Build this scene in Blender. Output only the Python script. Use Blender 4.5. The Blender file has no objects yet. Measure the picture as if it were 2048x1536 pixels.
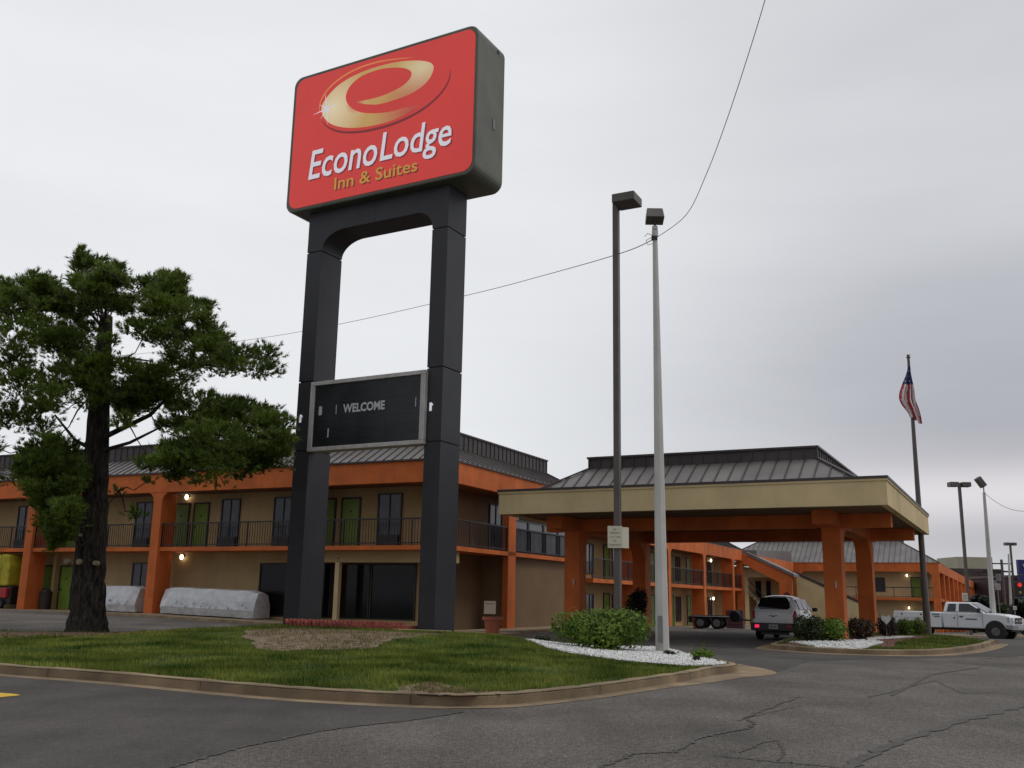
import bpy, math, random, bmesh
from mathutils import Vector, Matrix, noise
from mathutils.geometry import delaunay_2d_cdt
R = math.radians
rnd = random.Random(7)
sc = bpy.context.scene
col = sc.collection

# ------------------------------------------------------------------ camera
FPX = 1950.0; PIT = R(12.33); ROL = R(1.065); EYE = 1.35
Fv = Vector((0, math.cos(PIT), math.sin(PIT)))
R0 = Vector((1, 0, 0)); U0 = R0.cross(Fv)
Rv = math.cos(ROL)*R0 + math.sin(ROL)*U0
Uv = -math.sin(ROL)*R0 + math.cos(ROL)*U0
O = Vector((0, 0, EYE))
def ray(x, y): return Fv + Rv*((x-1024)/FPX) - Uv*((y-768)/FPX)
def ong(x, y, z=0.0):
    d = ray(x, y); return O + d*((z-EYE)/d.z)
def aty(x, y, Y):
    d = ray(x, y); return O + d*(Y/d.y)
def onpl(x, y, P, yaw):
    d = ray(x, y); n = Vector((-math.sin(yaw), math.cos(yaw), 0)); P = Vector((P[0], P[1], 0))
    t = n.dot(P-O)/n.dot(d); q = O+d*t
    return (q-P).dot(Vector((math.cos(yaw), math.sin(yaw), 0))), q.z
cam = bpy.data.objects.new('camera', bpy.data.cameras.new('camera'))
cam.data.sensor_width = 36; cam.data.lens = 36*FPX/2048
cam.data.clip_end = 3000; cam.data.clip_start = 0.1
m = Matrix((Rv, Uv, -Fv)).transposed().to_4x4(); m.translation = O
cam.matrix_world = m
col.objects.link(cam); sc.camera = cam

# ------------------------------------------------------------------ materials
def lin(c):
    return tuple(((v/255)/12.92 if v/255 <= .04045 else ((v/255+.055)/1.055)**2.4) for v in c)
def mat(name, c, rough=.7, var=.12, scale=3.0, metal=0, spec=.5, bump=0.0, bscale=40, c2=None, emit=None, es=1.0, coat=0, stain=0.0):
    M = bpy.data.materials.new(name); M.use_nodes = True
    nt = M.node_tree; N = nt.nodes; L = nt.links; b = N['Principled BSDF']
    tc = N.new('ShaderNodeTexCoord')
    n1 = N.new('ShaderNodeTexNoise'); n1.inputs['Scale'].default_value = scale; n1.inputs['Detail'].default_value = 6
    L.new(tc.outputs['Object'], n1.inputs['Vector'])
    cr = N.new('ShaderNodeValToRGB')
    a = c if c2 is None else c
    lo = tuple(max(0, v*(1-var)) for v in c); hi = tuple(min(1, v*(1+var)) for v in (c2 or c))
    cr.color_ramp.elements[0].position = .33; cr.color_ramp.elements[1].position = .67
    cr.color_ramp.elements[0].color = (*lo, 1); cr.color_ramp.elements[1].color = (*hi, 1)
    L.new(n1.outputs['Fac'], cr.inputs['Fac'])
    out = cr.outputs['Color']
    if stain:
        n3 = N.new('ShaderNodeTexNoise'); n3.inputs['Scale'].default_value = scale*.35; n3.inputs['Detail'].default_value = 9; n3.inputs['Roughness'].default_value = .7
        mp = N.new('ShaderNodeMapping'); mp.inputs['Scale'].default_value = (1, 1, .25)
        L.new(tc.outputs['Object'], mp.inputs['Vector']); L.new(mp.outputs['Vector'], n3.inputs['Vector'])
        mr = N.new('ShaderNodeMapRange'); mr.inputs['From Min'].default_value = .42; mr.inputs['From Max'].default_value = .7
        mr.inputs['To Min'].default_value = 1; mr.inputs['To Max'].default_value = 1-stain
        L.new(n3.outputs['Fac'], mr.inputs['Value'])
        mx = N.new('ShaderNodeMix'); mx.data_type = 'RGBA'; mx.blend_type = 'MULTIPLY'; mx.inputs['Factor'].default_value = 1
        L.new(out, mx.inputs['A']); L.new(mr.outputs['Result'], mx.inputs['B']); out = mx.outputs['Result']
    L.new(out, b.inputs['Base Color'])
    b.inputs['Roughness'].default_value = rough; b.inputs['Metallic'].default_value = metal
    b.inputs['Specular IOR Level'].default_value = spec
    b.inputs['Coat Weight'].default_value = coat
    if bump:
        n2 = N.new('ShaderNodeTexNoise'); n2.inputs['Scale'].default_value = bscale; n2.inputs['Detail'].default_value = 5
        L.new(tc.outputs['Object'], n2.inputs['Vector'])
        bp = N.new('ShaderNodeBump'); bp.inputs['Strength'].default_value = bump; bp.inputs['Distance'].default_value = .02
        L.new(n2.outputs['Fac'], bp.inputs['Height']); L.new(bp.outputs['Normal'], b.inputs['Normal'])
    if emit:
        b.inputs['Emission Color'].default_value = (*emit, 1); b.inputs['Emission Strength'].default_value = es
    return M
ORANGE = mat('orange_stucco', (.66, .155, .030), .8, .12, 1.2, bump=.25, bscale=60, stain=.34)
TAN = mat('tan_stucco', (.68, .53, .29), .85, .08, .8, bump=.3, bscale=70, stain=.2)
SHADEW = mat('shade_brown_wall', (.20, .125, .065), .85, .08, .8, bump=.3, bscale=70, stain=.15)  # wall darkened to brown, deep shade by the canopy put into the colour
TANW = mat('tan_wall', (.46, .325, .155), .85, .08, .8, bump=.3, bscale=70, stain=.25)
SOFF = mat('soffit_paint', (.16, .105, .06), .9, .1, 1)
ROOFP = mat('roof_metal', (.17, .155, .15), .45, .18, .8, spec=.5, stain=.25)
ROOFR = mat('roof_rib', (.055, .042, .042), .5, .2, 2)
ROOFB = mat('roof_band', (.062, .048, .048), .55, .2, 1.5, stain=.3)
PYL = mat('pylon_paint', (.024, .024, .030), .55, .2, .9, stain=.35, bump=.06, bscale=8)
CABM = mat('cabinet_paint', (.12, .122, .092), .5, .15, 1, stain=.3)
RED = mat('sign_red_face', (.50, .038, .030), .4, .10, .5, emit=(.30, .022, .018), stain=.12)
WHT = mat('sign_white_letter', (.6, .57, .62), .4, .05, 2, emit=(.34, .33, .36))
GOLDL = mat('sign_gold_letter', (.5, .28, .06), .4, .05, 2, emit=(.24, .12, .015))
DKRED = mat('sign_letter_shadow', (.20, .02, .025), .4, .05, 2, emit=(.08, .008, .01))
FRAMEW = mat('marquee_frame', (.55, .52, .50), .5, .1, 3, stain=.3)
MARQ = mat('marquee_panel', (.020, .024, .026), .35, .5, .9, stain=.4)
LETW = mat('marquee_letter', (.55, .56, .55), .5, .08, 5)
BLACKM = mat('black_metal', (.018, .017, .017), .5, .2, 3)
BROWNP = mat('brown_pole_paint', (.115, .097, .088), .5, .15, 1.5, stain=.2)
HEADM = mat('lamp_housing', (.10, .095, .08), .5, .15, 2)
WPOLE = mat('white_pole_paint', (.55, .535, .50), .6, .08, 1.2, stain=.28)
GREYM = mat('grey_metal', (.20, .20, .20), .5, .15, 3)
GREEN = mat('green_door', (.15, .24, .025), .5, .12, 1.5)
DFRAME = mat('dark_frame', (.03, .024, .02), .5, .2, 2)
GLASS = mat('dark_glass', (.008, .009, .011), .08, .3, 1, spec=.25)
GLASSU = mat('curtained_glass', (.06, .065, .085), .12, .35, 1.3, spec=.5)
CONC = mat('concrete', (.34, .255, .155), .9, .2, 2.2, bump=.4, bscale=50, stain=.35)
KERB = mat('kerb_concrete', (.255, .185, .112), .9, .3, 1.6, bump=.5, bscale=45, stain=.45)
LAMPE = mat('lamp_glow', (.9, .85, .7), .4, .02, 1, emit=(1, .86, .62), es=5)
TERRA = mat('terracotta', (.42, .13, .07), .7, .15, 4)
PANEL = mat('white_panel', (.62, .58, .46), .5, .06, 3)
PRINT = mat('sign_print', (.16, .15, .10), .6, .1, 3)
def bark_mat():
    M = bpy.data.materials.new('pine_bark'); M.use_nodes = True
    nt = M.node_tree; N = nt.nodes; L = nt.links; b = N['Principled BSDF']; tc = N.new('ShaderNodeTexCoord')
    mp = N.new('ShaderNodeMapping'); mp.inputs['Scale'].default_value = (1, 1, .22); L.new(tc.outputs['Object'], mp.inputs['Vector'])
    n = N.new('ShaderNodeTexNoise'); n.inputs['Scale'].default_value = 11; n.inputs['Detail'].default_value = 8; n.inputs['Roughness'].default_value = .7; L.new(mp.outputs['Vector'], n.inputs['Vector'])
    r = N.new('ShaderNodeValToRGB'); e = r.color_ramp.elements; e[0].position = .40; e[0].color = (.014, .012, .010, 1); e[1].position = .66; e[1].color = (.085, .070, .058, 1)
    L.new(n.outputs['Fac'], r.inputs['Fac']); L.new(r.outputs['Color'], b.inputs['Base Color']); b.inputs['Roughness'].default_value = .95; b.inputs['Specular IOR Level'].default_value = .15
    bp = N.new('ShaderNodeBump'); bp.inputs['Strength'].default_value = 1; bp.inputs['Distance'].default_value = .08; L.new(n.outputs['Fac'], bp.inputs['Height']); L.new(bp.outputs['Normal'], b.inputs['Normal'])
    return M
BARK = bark_mat()
STUB = mat('cut_wood', (.30, .25, .17), .9, .2, 8)
PLASTIC = mat('plastic_wrap', (.58, .59, .61), .22, .14, 3, bump=.35, bscale=7)
INK = mat('blue_ink', (.16, .17, .30), .5, .1, 3)
CARW = mat('white_car_paint', (.68, .69, .70), .25, .03, 1, spec=.5, coat=.5)
TRKW = mat('white_truck_paint', (.74, .76, .78), .28, .03, 1, spec=.5, coat=.4)
CARG = mat('car_glass', (.010, .012, .012), .05, .2, 1, spec=.6)
BUMP = mat('grey_bumper_plastic', (.045, .043, .048), .6, .1, 2)
TYRE = mat('tyre_rubber', (.012, .012, .012), .85, .2, 5)
RIM = mat('steel_rim', (.24, .24, .25), .35, .1, 5, metal=.6)
CHROME = mat('chrome', (.55, .55, .57), .2, .05, 3, metal=.9)
TAILR = mat('tail_lamp_red', (.35, .02, .03), .2, .1, 5)
BRAKE = mat('lit_fog_lamp', (.6, .03, .06), .2, .1, 5, emit=(.75, .02, .08), es=1.0)
REDP = mat('red_paint', (.42, .015, .02), .4, .1, 3)
YEL = mat('yellow_cover', (.42, .36, .02), .6, .22, 2.5)
YLINE = mat('yellow_line', (.62, .40, .02), .7, .15, 5)

# ------------------------------------------------------------------ mesh builder
class MB:
    def __init__(s, tf=None): s.v = []; s.f = []; s.m = []; s.tf = tf; s.mi = 0
    def add(s, vs, fs):
        o = len(s.v)
        for p in vs:
            p = Vector(p)
            if s.tf: p = s.tf(p)
            s.v.append(p)
        for f in fs: s.f.append([i+o for i in f]); s.m.append(s.mi)
        return s
    def box(s, x0, x1, y0, y1, z0, z1):
        vs = [(x, y, z) for x in (x0, x1) for y in (y0, y1) for z in (z0, z1)]
        return s.add(vs, [(0,1,3,2),(4,6,7,5),(0,4,5,1),(2,3,7,6),(0,2,6,4),(1,5,7,3)])
    def bar(s, a, b, w, h=None):
        a = Vector(a); b = Vector(b); h = h or w; d = (b-a).normalized()
        up = Vector((0,0,1)) if abs(d.z) < .9 else Vector((0,1,0))
        r = d.cross(up).normalized()*w/2; u = r.cross(d).normalized()*h/2
        vs = [a-r-u, a+r-u, a+r+u, a-r+u, b-r-u, b+r-u, b+r+u, b-r+u]
        return s.add(vs, [(0,3,2,1),(4,5,6,7),(0,1,5,4),(1,2,6,5),(2,3,7,6),(3,0,4,7)])
    def tube(s, pts, rad, n=8, cap=True):
        pts = [Vector(p) for p in pts]; k = len(pts)
        if not hasattr(rad, '__len__'): rad = [rad]*k
        vs = []; prev = None
        for i, p in enumerate(pts):
            d = (pts[min(i+1,k-1)]-pts[max(i-1,0)]).normalized()
            if prev is None:
                up = Vector((0,0,1)) if abs(d.z) < .9 else Vector((1,0,0))
                r = d.cross(up).normalized()
            else: r = (prev - d*prev.dot(d)).normalized()
            prev = r; u = d.cross(r)
            for j in range(n):
                t = 2*math.pi*j/n; vs.append(p + (r*math.cos(t)+u*math.sin(t))*rad[i])
        fs = [(i*n+j, i*n+(j+1)%n, (i+1)*n+(j+1)%n, (i+1)*n+j) for i in range(k-1) for j in range(n)]
        if cap: fs += [tuple(reversed(range(n))), tuple((k-1)*n+j for j in range(n))]
        return s.add(vs, fs)
    def prism(s, poly, f0, f1):
        # poly list of 2D; f0,f1 map 2D -> 3D for the two ends
        n = len(poly)
        vs = [f0(p) for p in poly]+[f1(p) for p in poly]
        fs = [tuple(range(n-1,-1,-1)), tuple(range(n, 2*n))]+[(i,(i+1)%n,n+(i+1)%n,n+i) for i in range(n)]
        return s.add(vs, fs)
    def quad(s, *vs): return s.add(vs, [tuple(range(len(vs)))])
    def build(s, name, mats, parent=None, smooth=False, bevel=0, fix=True, sub=0):
        me = bpy.data.meshes.new(name); me.from_pydata([tuple(p) for p in s.v], [], s.f)
        if not isinstance(mats, (list, tuple)): mats = [mats]
        for q in mats: me.materials.append(q)
        me.polygons.foreach_set('material_index', s.m)
        if fix:
            b = bmesh.new(); b.from_mesh(me); bmesh.ops.recalc_face_normals(b, faces=b.faces); b.to_mesh(me); b.free()
        if smooth: me.polygons.foreach_set('use_smooth', [True]*len(me.polygons))
        me.update()
        o = bpy.data.objects.new(name, me); col.objects.link(o)
        if parent: o.parent = parent
        if bevel:
            md = o.modifiers.new('bevel', 'BEVEL'); md.width = bevel; md.segments = 2; md.limit_method = 'ANGLE'; md.angle_limit = R(40)
        if sub:
            md = o.modifiers.new('sub', 'SUBSURF'); md.levels = sub; md.render_levels = sub
        return o
def tag(o, label, cat, group=None, kind=None):
    o['label'] = label
    if cat: o['category'] = cat
    if group: o['group'] = group
    if kind: o['kind'] = kind
    return o
def thing(name, label, cat, loc=(0,0,0), rz=0, group=None):
    o = bpy.data.objects.new(name, None); col.objects.link(o); o.empty_display_size = .2
    o.location = loc; o.rotation_euler = (0,0,rz)
    return tag(o, label, cat, group)
def structure(o): o['kind'] = 'structure'; return o
def copy_tree(o, loc=None, rz=None, scale=None):
    c = o.copy(); col.objects.link(c)
    if loc is not None: c.location = loc
    if rz is not None: c.rotation_euler = (0,0,rz)
    if scale is not None: c.scale = scale
    for ch in list(o.children):
        d = ch.copy(); col.objects.link(d); d.parent = c
        for g in list(ch.children):
            e = g.copy(); col.objects.link(e); e.parent = d
    return c
def S(t): t = max(0, min(1, t)); return t*t*(3-2*t)

# ------------------------------------------------------------------ world, sun
W = bpy.data.worlds.new('World'); sc.world = W; W.use_nodes = True
nt = W.node_tree; N = nt.nodes; L = nt.links
bg = N['Background']
sky = N.new('ShaderNodeTexSky'); sky.sky_type = 'NISHITA'; sky.sun_disc = False
SUN_AZ = R(98); SUN_EL = R(58)      # azimuth clockwise from +Y
sky.sun_elevation = SUN_EL; sky.sun_rotation = SUN_AZ
tc = N.new('ShaderNodeTexCoord')
def noise_node(scale, vec, det=5):
    mp = N.new('ShaderNodeMapping'); mp.inputs['Scale'].default_value = vec
    L.new(tc.outputs['Generated'], mp.inputs['Vector'])
    n = N.new('ShaderNodeTexNoise'); n.inputs['Scale'].default_value = scale; n.inputs['Detail'].default_value = det
    n.inputs['Roughness'].default_value = .5
    L.new(mp.outputs['Vector'], n.inputs['Vector']); return n.outputs['Fac']
def M2(op, a, b=None, c=None):
    n = N.new('ShaderNodeMath'); n.operation = op
    for i, v in enumerate((a, b, c)):
        if v is None: continue
        if isinstance(v, (int, float)): n.inputs[i].default_value = v
        else: L.new(v, n.inputs[i])
    return n.outputs[0]
def spot(x, y, r0, r1):
    d = ray(x, y).normalized()
    n = N.new('ShaderNodeVectorMath'); n.operation = 'DOT_PRODUCT'
    L.new(tc.outputs['Generated'], n.inputs[0]); n.inputs[1].default_value = d
    mr = N.new('ShaderNodeMapRange'); mr.interpolation_type = 'SMOOTHSTEP'
    mr.inputs['From Min'].default_value = math.cos(R(r1)); mr.inputs['From Max'].default_value = math.cos(R(r0))
    L.new(n.outputs['Value'], mr.inputs['Value']); return mr.outputs['Result']
def darkband(x, y, az, el):   # soft elliptical cloud mass, wide in azimuth
    d = ray(x, y).normalized()
    sub = N.new('ShaderNodeVectorMath'); sub.operation = 'SUBTRACT'
    L.new(tc.outputs['Generated'], sub.inputs[0]); sub.inputs[1].default_value = d
    mul = N.new('ShaderNodeVectorMath'); mul.operation = 'MULTIPLY'
    L.new(sub.outputs[0], mul.inputs[0]); mul.inputs[1].default_value = (1/az, 1/az, 1/el)
    ln = N.new('ShaderNodeVectorMath'); ln.operation = 'LENGTH'; L.new(mul.outputs[0], ln.inputs[0])
    mr = N.new('ShaderNodeMapRange'); mr.interpolation_type = 'SMOOTHSTEP'
    mr.inputs['From Min'].default_value = 1; mr.inputs['From Max'].default_value = 0
    L.new(ln.outputs['Value'], mr.inputs['Value']); return mr.outputs['Result']
v = M2('ADD', .715, M2('MULTIPLY', spot(300, 250, 2, 42), .09))
nzA = noise_node(2.2, (1, 1, 5), 7); nzB = noise_node(5.0, (1, 1, 4.5), 8)
v = M2('ADD', v, M2('MULTIPLY', M2('SUBTRACT', nzA, .5), .12))
v = M2('ADD', v, M2('MULTIPLY', M2('SUBTRACT', nzB, .5), .06))
v = M2('SUBTRACT', v, M2('MULTIPLY', darkband(1950, 820, .55, .24), .25))
v = M2('SUBTRACT', v, M2('MULTIPLY', darkband(2080, 1090, .34, .05), .12))
v = M2('ADD', v, M2('MULTIPLY', darkband(2000, 985, .40, .042), .17))
v = M2('SUBTRACT', v, M2('MULTIPLY', spot(2200, -100, 1, 30), .10))
# unseen sky behind the viewer dimmed by hand, added to darken shaded walls
sepn = N.new('ShaderNodeSeparateXYZ'); L.new(tc.outputs['Generated'], sepn.inputs[0])
bk = N.new('ShaderNodeMapRange'); bk.interpolation_type = 'SMOOTHSTEP'; bk.inputs['From Min'].default_value = .25; bk.inputs['From Max'].default_value = -.35; bk.inputs['To Min'].default_value = 0; bk.inputs['To Max'].default_value = 1
L.new(sepn.outputs['Y'], bk.inputs['Value'])
el = N.new('ShaderNodeMapRange'); el.interpolation_type = 'SMOOTHSTEP'; el.inputs['From Min'].default_value = .95; el.inputs['From Max'].default_value = .15; el.inputs['To Min'].default_value = 0; el.inputs['To Max'].default_value = 1
L.new(sepn.outputs['Z'], el.inputs['Value'])
v = M2('MULTIPLY', v, M2('SUBTRACT', 1.0, M2('MULTIPLY', M2('MULTIPLY', bk.outputs['Result'], el.outputs['Result']), .48)))
cc = N.new('ShaderNodeCombineColor')
L.new(M2('ADD', M2('MULTIPLY', v, .985), M2('MULTIPLY', darkband(2000, 985, .5, .08), .035)), cc.inputs[0]); L.new(M2('MULTIPLY', v, 1.0), cc.inputs[1])
bl = M2('ADD', M2('MULTIPLY', v, .955), .052); L.new(bl, cc.inputs[2])
sk = N.new('ShaderNodeMix'); sk.data_type = 'RGBA'; sk.inputs['Factor'].default_value = .06
skm = N.new('ShaderNodeVectorMath'); skm.operation = 'SCALE'; skm.inputs['Scale'].default_value = .1
L.new(sky.outputs['Color'], skm.inputs[0])
L.new(cc.outputs['Color'], sk.inputs['A']); L.new(skm.outputs[0], sk.inputs['B'])
L.new(sk.outputs['Result'], bg.inputs['Color']); bg.inputs['Strength'].default_value = 1.0
sun = bpy.data.objects.new('sun', bpy.data.lights.new('sun', 'SUN')); col.objects.link(sun)
sun.data.energy = .75; sun.data.angle = R(16); sun.data.color = (1, .95, .87)
sd = Vector((math.sin(SUN_AZ)*math.cos(SUN_EL), math.cos(SUN_AZ)*math.cos(SUN_EL), math.sin(SUN_EL)))
sun.rotation_euler = sd.to_track_quat('Z', 'Y').to_euler()
sc.view_settings.view_transform = 'Standard'; sc.view_settings.look = 'None'
sc.view_settings.exposure = 0.10; sc.view_settings.gamma = 1

# ------------------------------------------------------------------ ground
def gz(x, y):
    a = S((y-22)/14)*S((9-x)/9)*(-.12+.32*max(0, min(1.35, (-2.5-x)/14)))
    far = max(0, y-50+14*S((x-12)/9)); return a - .021*min(far, 260)
def ground_mat(name, base, agg, spk, patch):
    M = bpy.data.materials.new(name); M.use_nodes = True
    nt = M.node_tree; N = nt.nodes; L = nt.links; b = N['Principled BSDF']; tc = N.new('ShaderNodeTexCoord')
    def nz(s, d=6, r=.6, vec=None):
        n = N.new('ShaderNodeTexNoise'); n.inputs['Scale'].default_value = s; n.inputs['Detail'].default_value = d; n.inputs['Roughness'].default_value = r
        if vec:
            mp = N.new('ShaderNodeMapping'); mp.inputs['Scale'].default_value = vec; mp.inputs['Rotation'].default_value = (0, 0, R(30))
            L.new(tc.outputs['Object'], mp.inputs['Vector']); L.new(mp.outputs['Vector'], n.inputs['Vector'])
        else: L.new(tc.outputs['Object'], n.inputs['Vector'])
        return n.outputs['Fac']
    def ramp(f, p0, c0, p1, c1):
        r = N.new('ShaderNodeValToRGB'); e = r.color_ramp.elements; e[0].position = p0; e[0].color = (*c0, 1); e[1].position = p1; e[1].color = (*c1, 1)
        L.new(f, r.inputs['Fac']); return r.outputs['Color']
    def mul(a, bb, f=1):
        m = N.new('ShaderNodeMix'); m.data_type = 'RGBA'; m.blend_type = 'MULTIPLY'; m.inputs['Factor'].default_value = f
        L.new(a, m.inputs['A']); L.new(bb, m.inputs['B']); return m.outputs['Result']
    c = ramp(nz(.35, 8), .35, tuple(v*(1-patch) for v in base), .68, tuple(v*(1+patch) for v in base))
    c = mul(c, ramp(nz(55, 3, .7), .38, (1-spk,)*3, .66, (1+spk,)*3))
    c = mul(c, ramp(nz(14, 4, .7), .35, (1-spk*.6,)*3, .7, (1+spk*.5,)*3))
    c = mul(c, ramp(nz(1.1, 5, .6, (1, .25, 1)), .40, (.86,)*3, .6, (1.05,)*3))
    if agg:
        vo = N.new('ShaderNodeTexVoronoi'); vo.inputs['Scale'].default_value = agg; L.new(tc.outputs['Object'], vo.inputs['Vector'])
        c = mul(c, ramp(vo.outputs['Distance'], .1, (1.18,)*3, .6, (.78,)*3))
    L.new(c, b.inputs['Base Color']); b.inputs['Roughness'].default_value = .9; b.inputs['Specular IOR Level'].default_value = .25
    n2 = nz(70, 4, .7); bp = N.new('ShaderNodeBump'); bp.inputs['Strength'].default_value = .5; bp.inputs['Distance'].default_value = .012
    L.new(n2, bp.inputs['Height']); L.new(bp.outputs['Normal'], b.inputs['Normal'])
    return M
ASPH = ground_mat('worn_asphalt', (.155, .141, .127), 34, .65, .30)
ASPHD = ground_mat('newer_dark_asphalt', (.082, .075, .070), 0, .34, .28)
def axis(a, b, fine, far):
    s = [a]; x = a
    while x < b:
        x += fine if abs(x) < 50 else far
        s.append(x)
    return s
xs = sorted(set([-900, -500, -300, -150, -80]+[-50+i*2.0 for i in range(51)]+[60, 75, 100, 150, 300, 600, 900]))
ys = sorted(set([-40, -10, 0, 8]+[12+i*2.0 for i in range(30)]+[75, 80, 90, 100, 120, 140, 170, 200, 250, 310, 330, 600, 1500]))
g = MB(); g.add([(x, y, gz(x, y)) for y in ys for x in xs], [(j*len(xs)+i, j*len(xs)+i+1, (j+1)*len(xs)+i+1, (j+1)*len(xs)+i) for j in range(len(ys)-1) for i in range(len(xs)-1)])
structure(g.build('ground', ASPH))
def inpoly(x, y, P):
    c = False; n = len(P)
    for i in range(n):
        x1, y1 = P[i][0], P[i][1]; x2, y2 = P[(i+1) % n][0], P[(i+1) % n][1]
        if (y1 > y) != (y2 > y) and x < (x2-x1)*(y-y1)/(y2-y1)+x1: c = not c
    return c
def edist(x, y, P, closed=True):
    best = 1e9; n = len(P)
    for i in range(n if closed else n-1):
        a = P[i]; b = P[(i+1) % n]; dx = b[0]-a[0]; dy = b[1]-a[1]; l = dx*dx+dy*dy or 1e-9
        t = max(0, min(1, ((x-a[0])*dx+(y-a[1])*dy)/l)); best = min(best, math.hypot(x-a[0]-t*dx, y-a[1]-t*dy))
    return best
def sheet(poly, zf, step):
    poly = [(p[0], p[1]) for p in poly]
    x0 = min(p[0] for p in poly); x1 = max(p[0] for p in poly); y0 = min(p[1] for p in poly); y1 = max(p[1] for p in poly)
    pts = [Vector(p) for p in poly]; n = len(pts)
    x = x0+step/2
    while x < x1:
        y = y0+step/2
        while y < y1:
            if inpoly(x, y, poly) and edist(x, y, poly) > step*.3: pts.append(Vector((x, y)))
            y += step
        x += step
    r = delaunay_2d_cdt(pts, [(i, (i+1) % n) for i in range(n)], [list(range(n))], 1, 1e-5)
    mb = MB(); fs = []
    for f in r[2]:
        a, b, c = [r[0][i] for i in f[:3]]
        if (b-a).cross(c-a) < 0: f = list(reversed(f))
        fs.append(tuple(f))
    mb.add([(p.x, p.y, zf(p.x, p.y)) for p in r[0]], fs); return mb
def smoothline(P, n=4):
    out = []
    for i in range(len(P)-1):
        p0 = P[max(i-1, 0)]; p1 = P[i]; p2 = P[i+1]; p3 = P[min(i+2, len(P)-1)]
        for k in range(n):
            t = k/n
            out.append(tuple(.5*((2*p1[j])+(-p0[j]+p2[j])*t+(2*p0[j]-5*p1[j]+4*p2[j]-p3[j])*t*t+(-p0[j]+3*p1[j]-3*p2[j]+p3[j])*t**3) for j in (0, 1)))
    out.append((P[-1][0], P[-1][1])); return out
# --- big lawn island, front kerb line taken where the kerb stands on the road
kp = [(-260, 1318), (-120, 1334), (0, 1349), (200, 1364), (400, 1383), (560, 1397), (700, 1406), (860, 1413), (1000, 1412), (1100, 1403), (1200, 1391), (1300, 1375), (1380, 1362), (1430, 1351)]
front = [tuple(ong(x, y, 0)[:2]) for x, y in kp]
tipc = front[-1]
front = smoothline([(-34, 24.5)] + front + [(tipc[0]+.55, tipc[1]+.75), (tipc[0]+.72, tipc[1]+1.6), (tipc[0]+.55, tipc[1]+3.2), (tipc[0]+.1, tipc[1]+5.2)], 4)
back = smoothline([(front[-1][0], front[-1][1]), (1.2, 28.2), (-1.5, 31.0), (-4, 33.2), (-8, 33.6), (-9.6, 31.0), (-12, 29.2), (-17, 28.8), (-24, 29.5), (-34, 31)], 4)[1:]
island = front+back
def mound(x, y):
    d = edist(x, y, island)
    amp = .07+.17*S((x+11)/4)*S((3-x)/4)*S((y-19)/6)
    return .138+amp*S(d/3.0) + .012*noise.noise(Vector((x*.9, y*.9, 0)))*S(d/1.0)
def grass_mat():
    M = bpy.data.materials.new('lawn_grass'); M.use_nodes = True
    nt = M.node_tree; N = nt.nodes; L = nt.links; b = N['Principled BSDF']; tc = N.new('ShaderNodeTexCoord')
    n = N.new('ShaderNodeTexNoise'); n.inputs['Scale'].default_value = .8; n.inputs['Detail'].default_value = 8; n.inputs['Roughness'].default_value = .65
    L.new(tc.outputs['Object'], n.inputs['Vector'])
    r = N.new('ShaderNodeValToRGB'); e = r.color_ramp.elements
    e[0].position = .30; e[0].color = (.036, .068, .008, 1); e[1].position = .74; e[1].color = (.15, .165, .035, 1)
    x = e.new(.52); x.color = (.050, .088, .006, 1)
    L.new(n.outputs['Fac'], r.inputs['Fac'])
    L.new(r.outputs['Color'], b.inputs['Base Color']); b.inputs['Roughness'].default_value = .9; b.inputs['Specular IOR Level'].default_value = .2
    n2 = N.new('ShaderNodeTexNoise'); n2.inputs['Scale'].default_value = 60; L.new(tc.outputs['Object'], n2.inputs['Vector'])
    bp = N.new('ShaderNodeBump'); bp.inputs['Strength'].default_value = 1; bp.inputs['Distance'].default_value = .05
    L.new(n2.outputs['Fac'], bp.inputs['Height']); L.new(bp.outputs['Normal'], b.inputs['Normal'])
    return M
GRASS = grass_mat()
inner = .16
structure(sheet(island, mound, .6).build('lawn', GRASS, smooth=True))
def kerb_sweep(line, zf, w=.16, h=.15, joints=True):
    mb = MB(); n = len(line); prof = [(0, -.12), (0, h-.03), (.03, h), (w, h+.004), (w, -.12)]
    rows = []
    for i, p in enumerate(line):
        a = line[max(i-1, 0)]; b = line[min(i+1, n-1)]; dx, dy = b[0]-a[0], b[1]-a[1]; l = math.hypot(dx, dy) or 1
        nx, ny = -dy/l, dx/l
        z = zf(p[0], p[1]); ww = 1+.04*math.sin(i*1.7)
        rows.append([(p[0]+nx*q*ww, p[1]+ny*q*ww, z+r+.006*math.sin(i*2.3)) for q, r in prof])
    vs = [v for r in rows for v in r]; k = len(prof)
    mb.add(vs, [(i*k+j, (i+1)*k+j, (i+1)*k+j+1, i*k+j+1) for i in range(n-1) for j in range(k-1)]); return mb
def offset(line, d):
    out = []; n = len(line)
    for i, p in enumerate(line):
        a = line[max(i-1, 0)]; b = line[min(i+1, n-1)]; dx, dy = b[0]-a[0], b[1]-a[1]; l = math.hypot(dx, dy) or 1
        dd = d(i) if callable(d) else d
        out.append((p[0]-dy/l*dd, p[1]+dx/l*dd))
    return out
structure(kerb_sweep(front, gz).build('kerb', KERB))
jm = MB()
acc = 0
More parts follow.
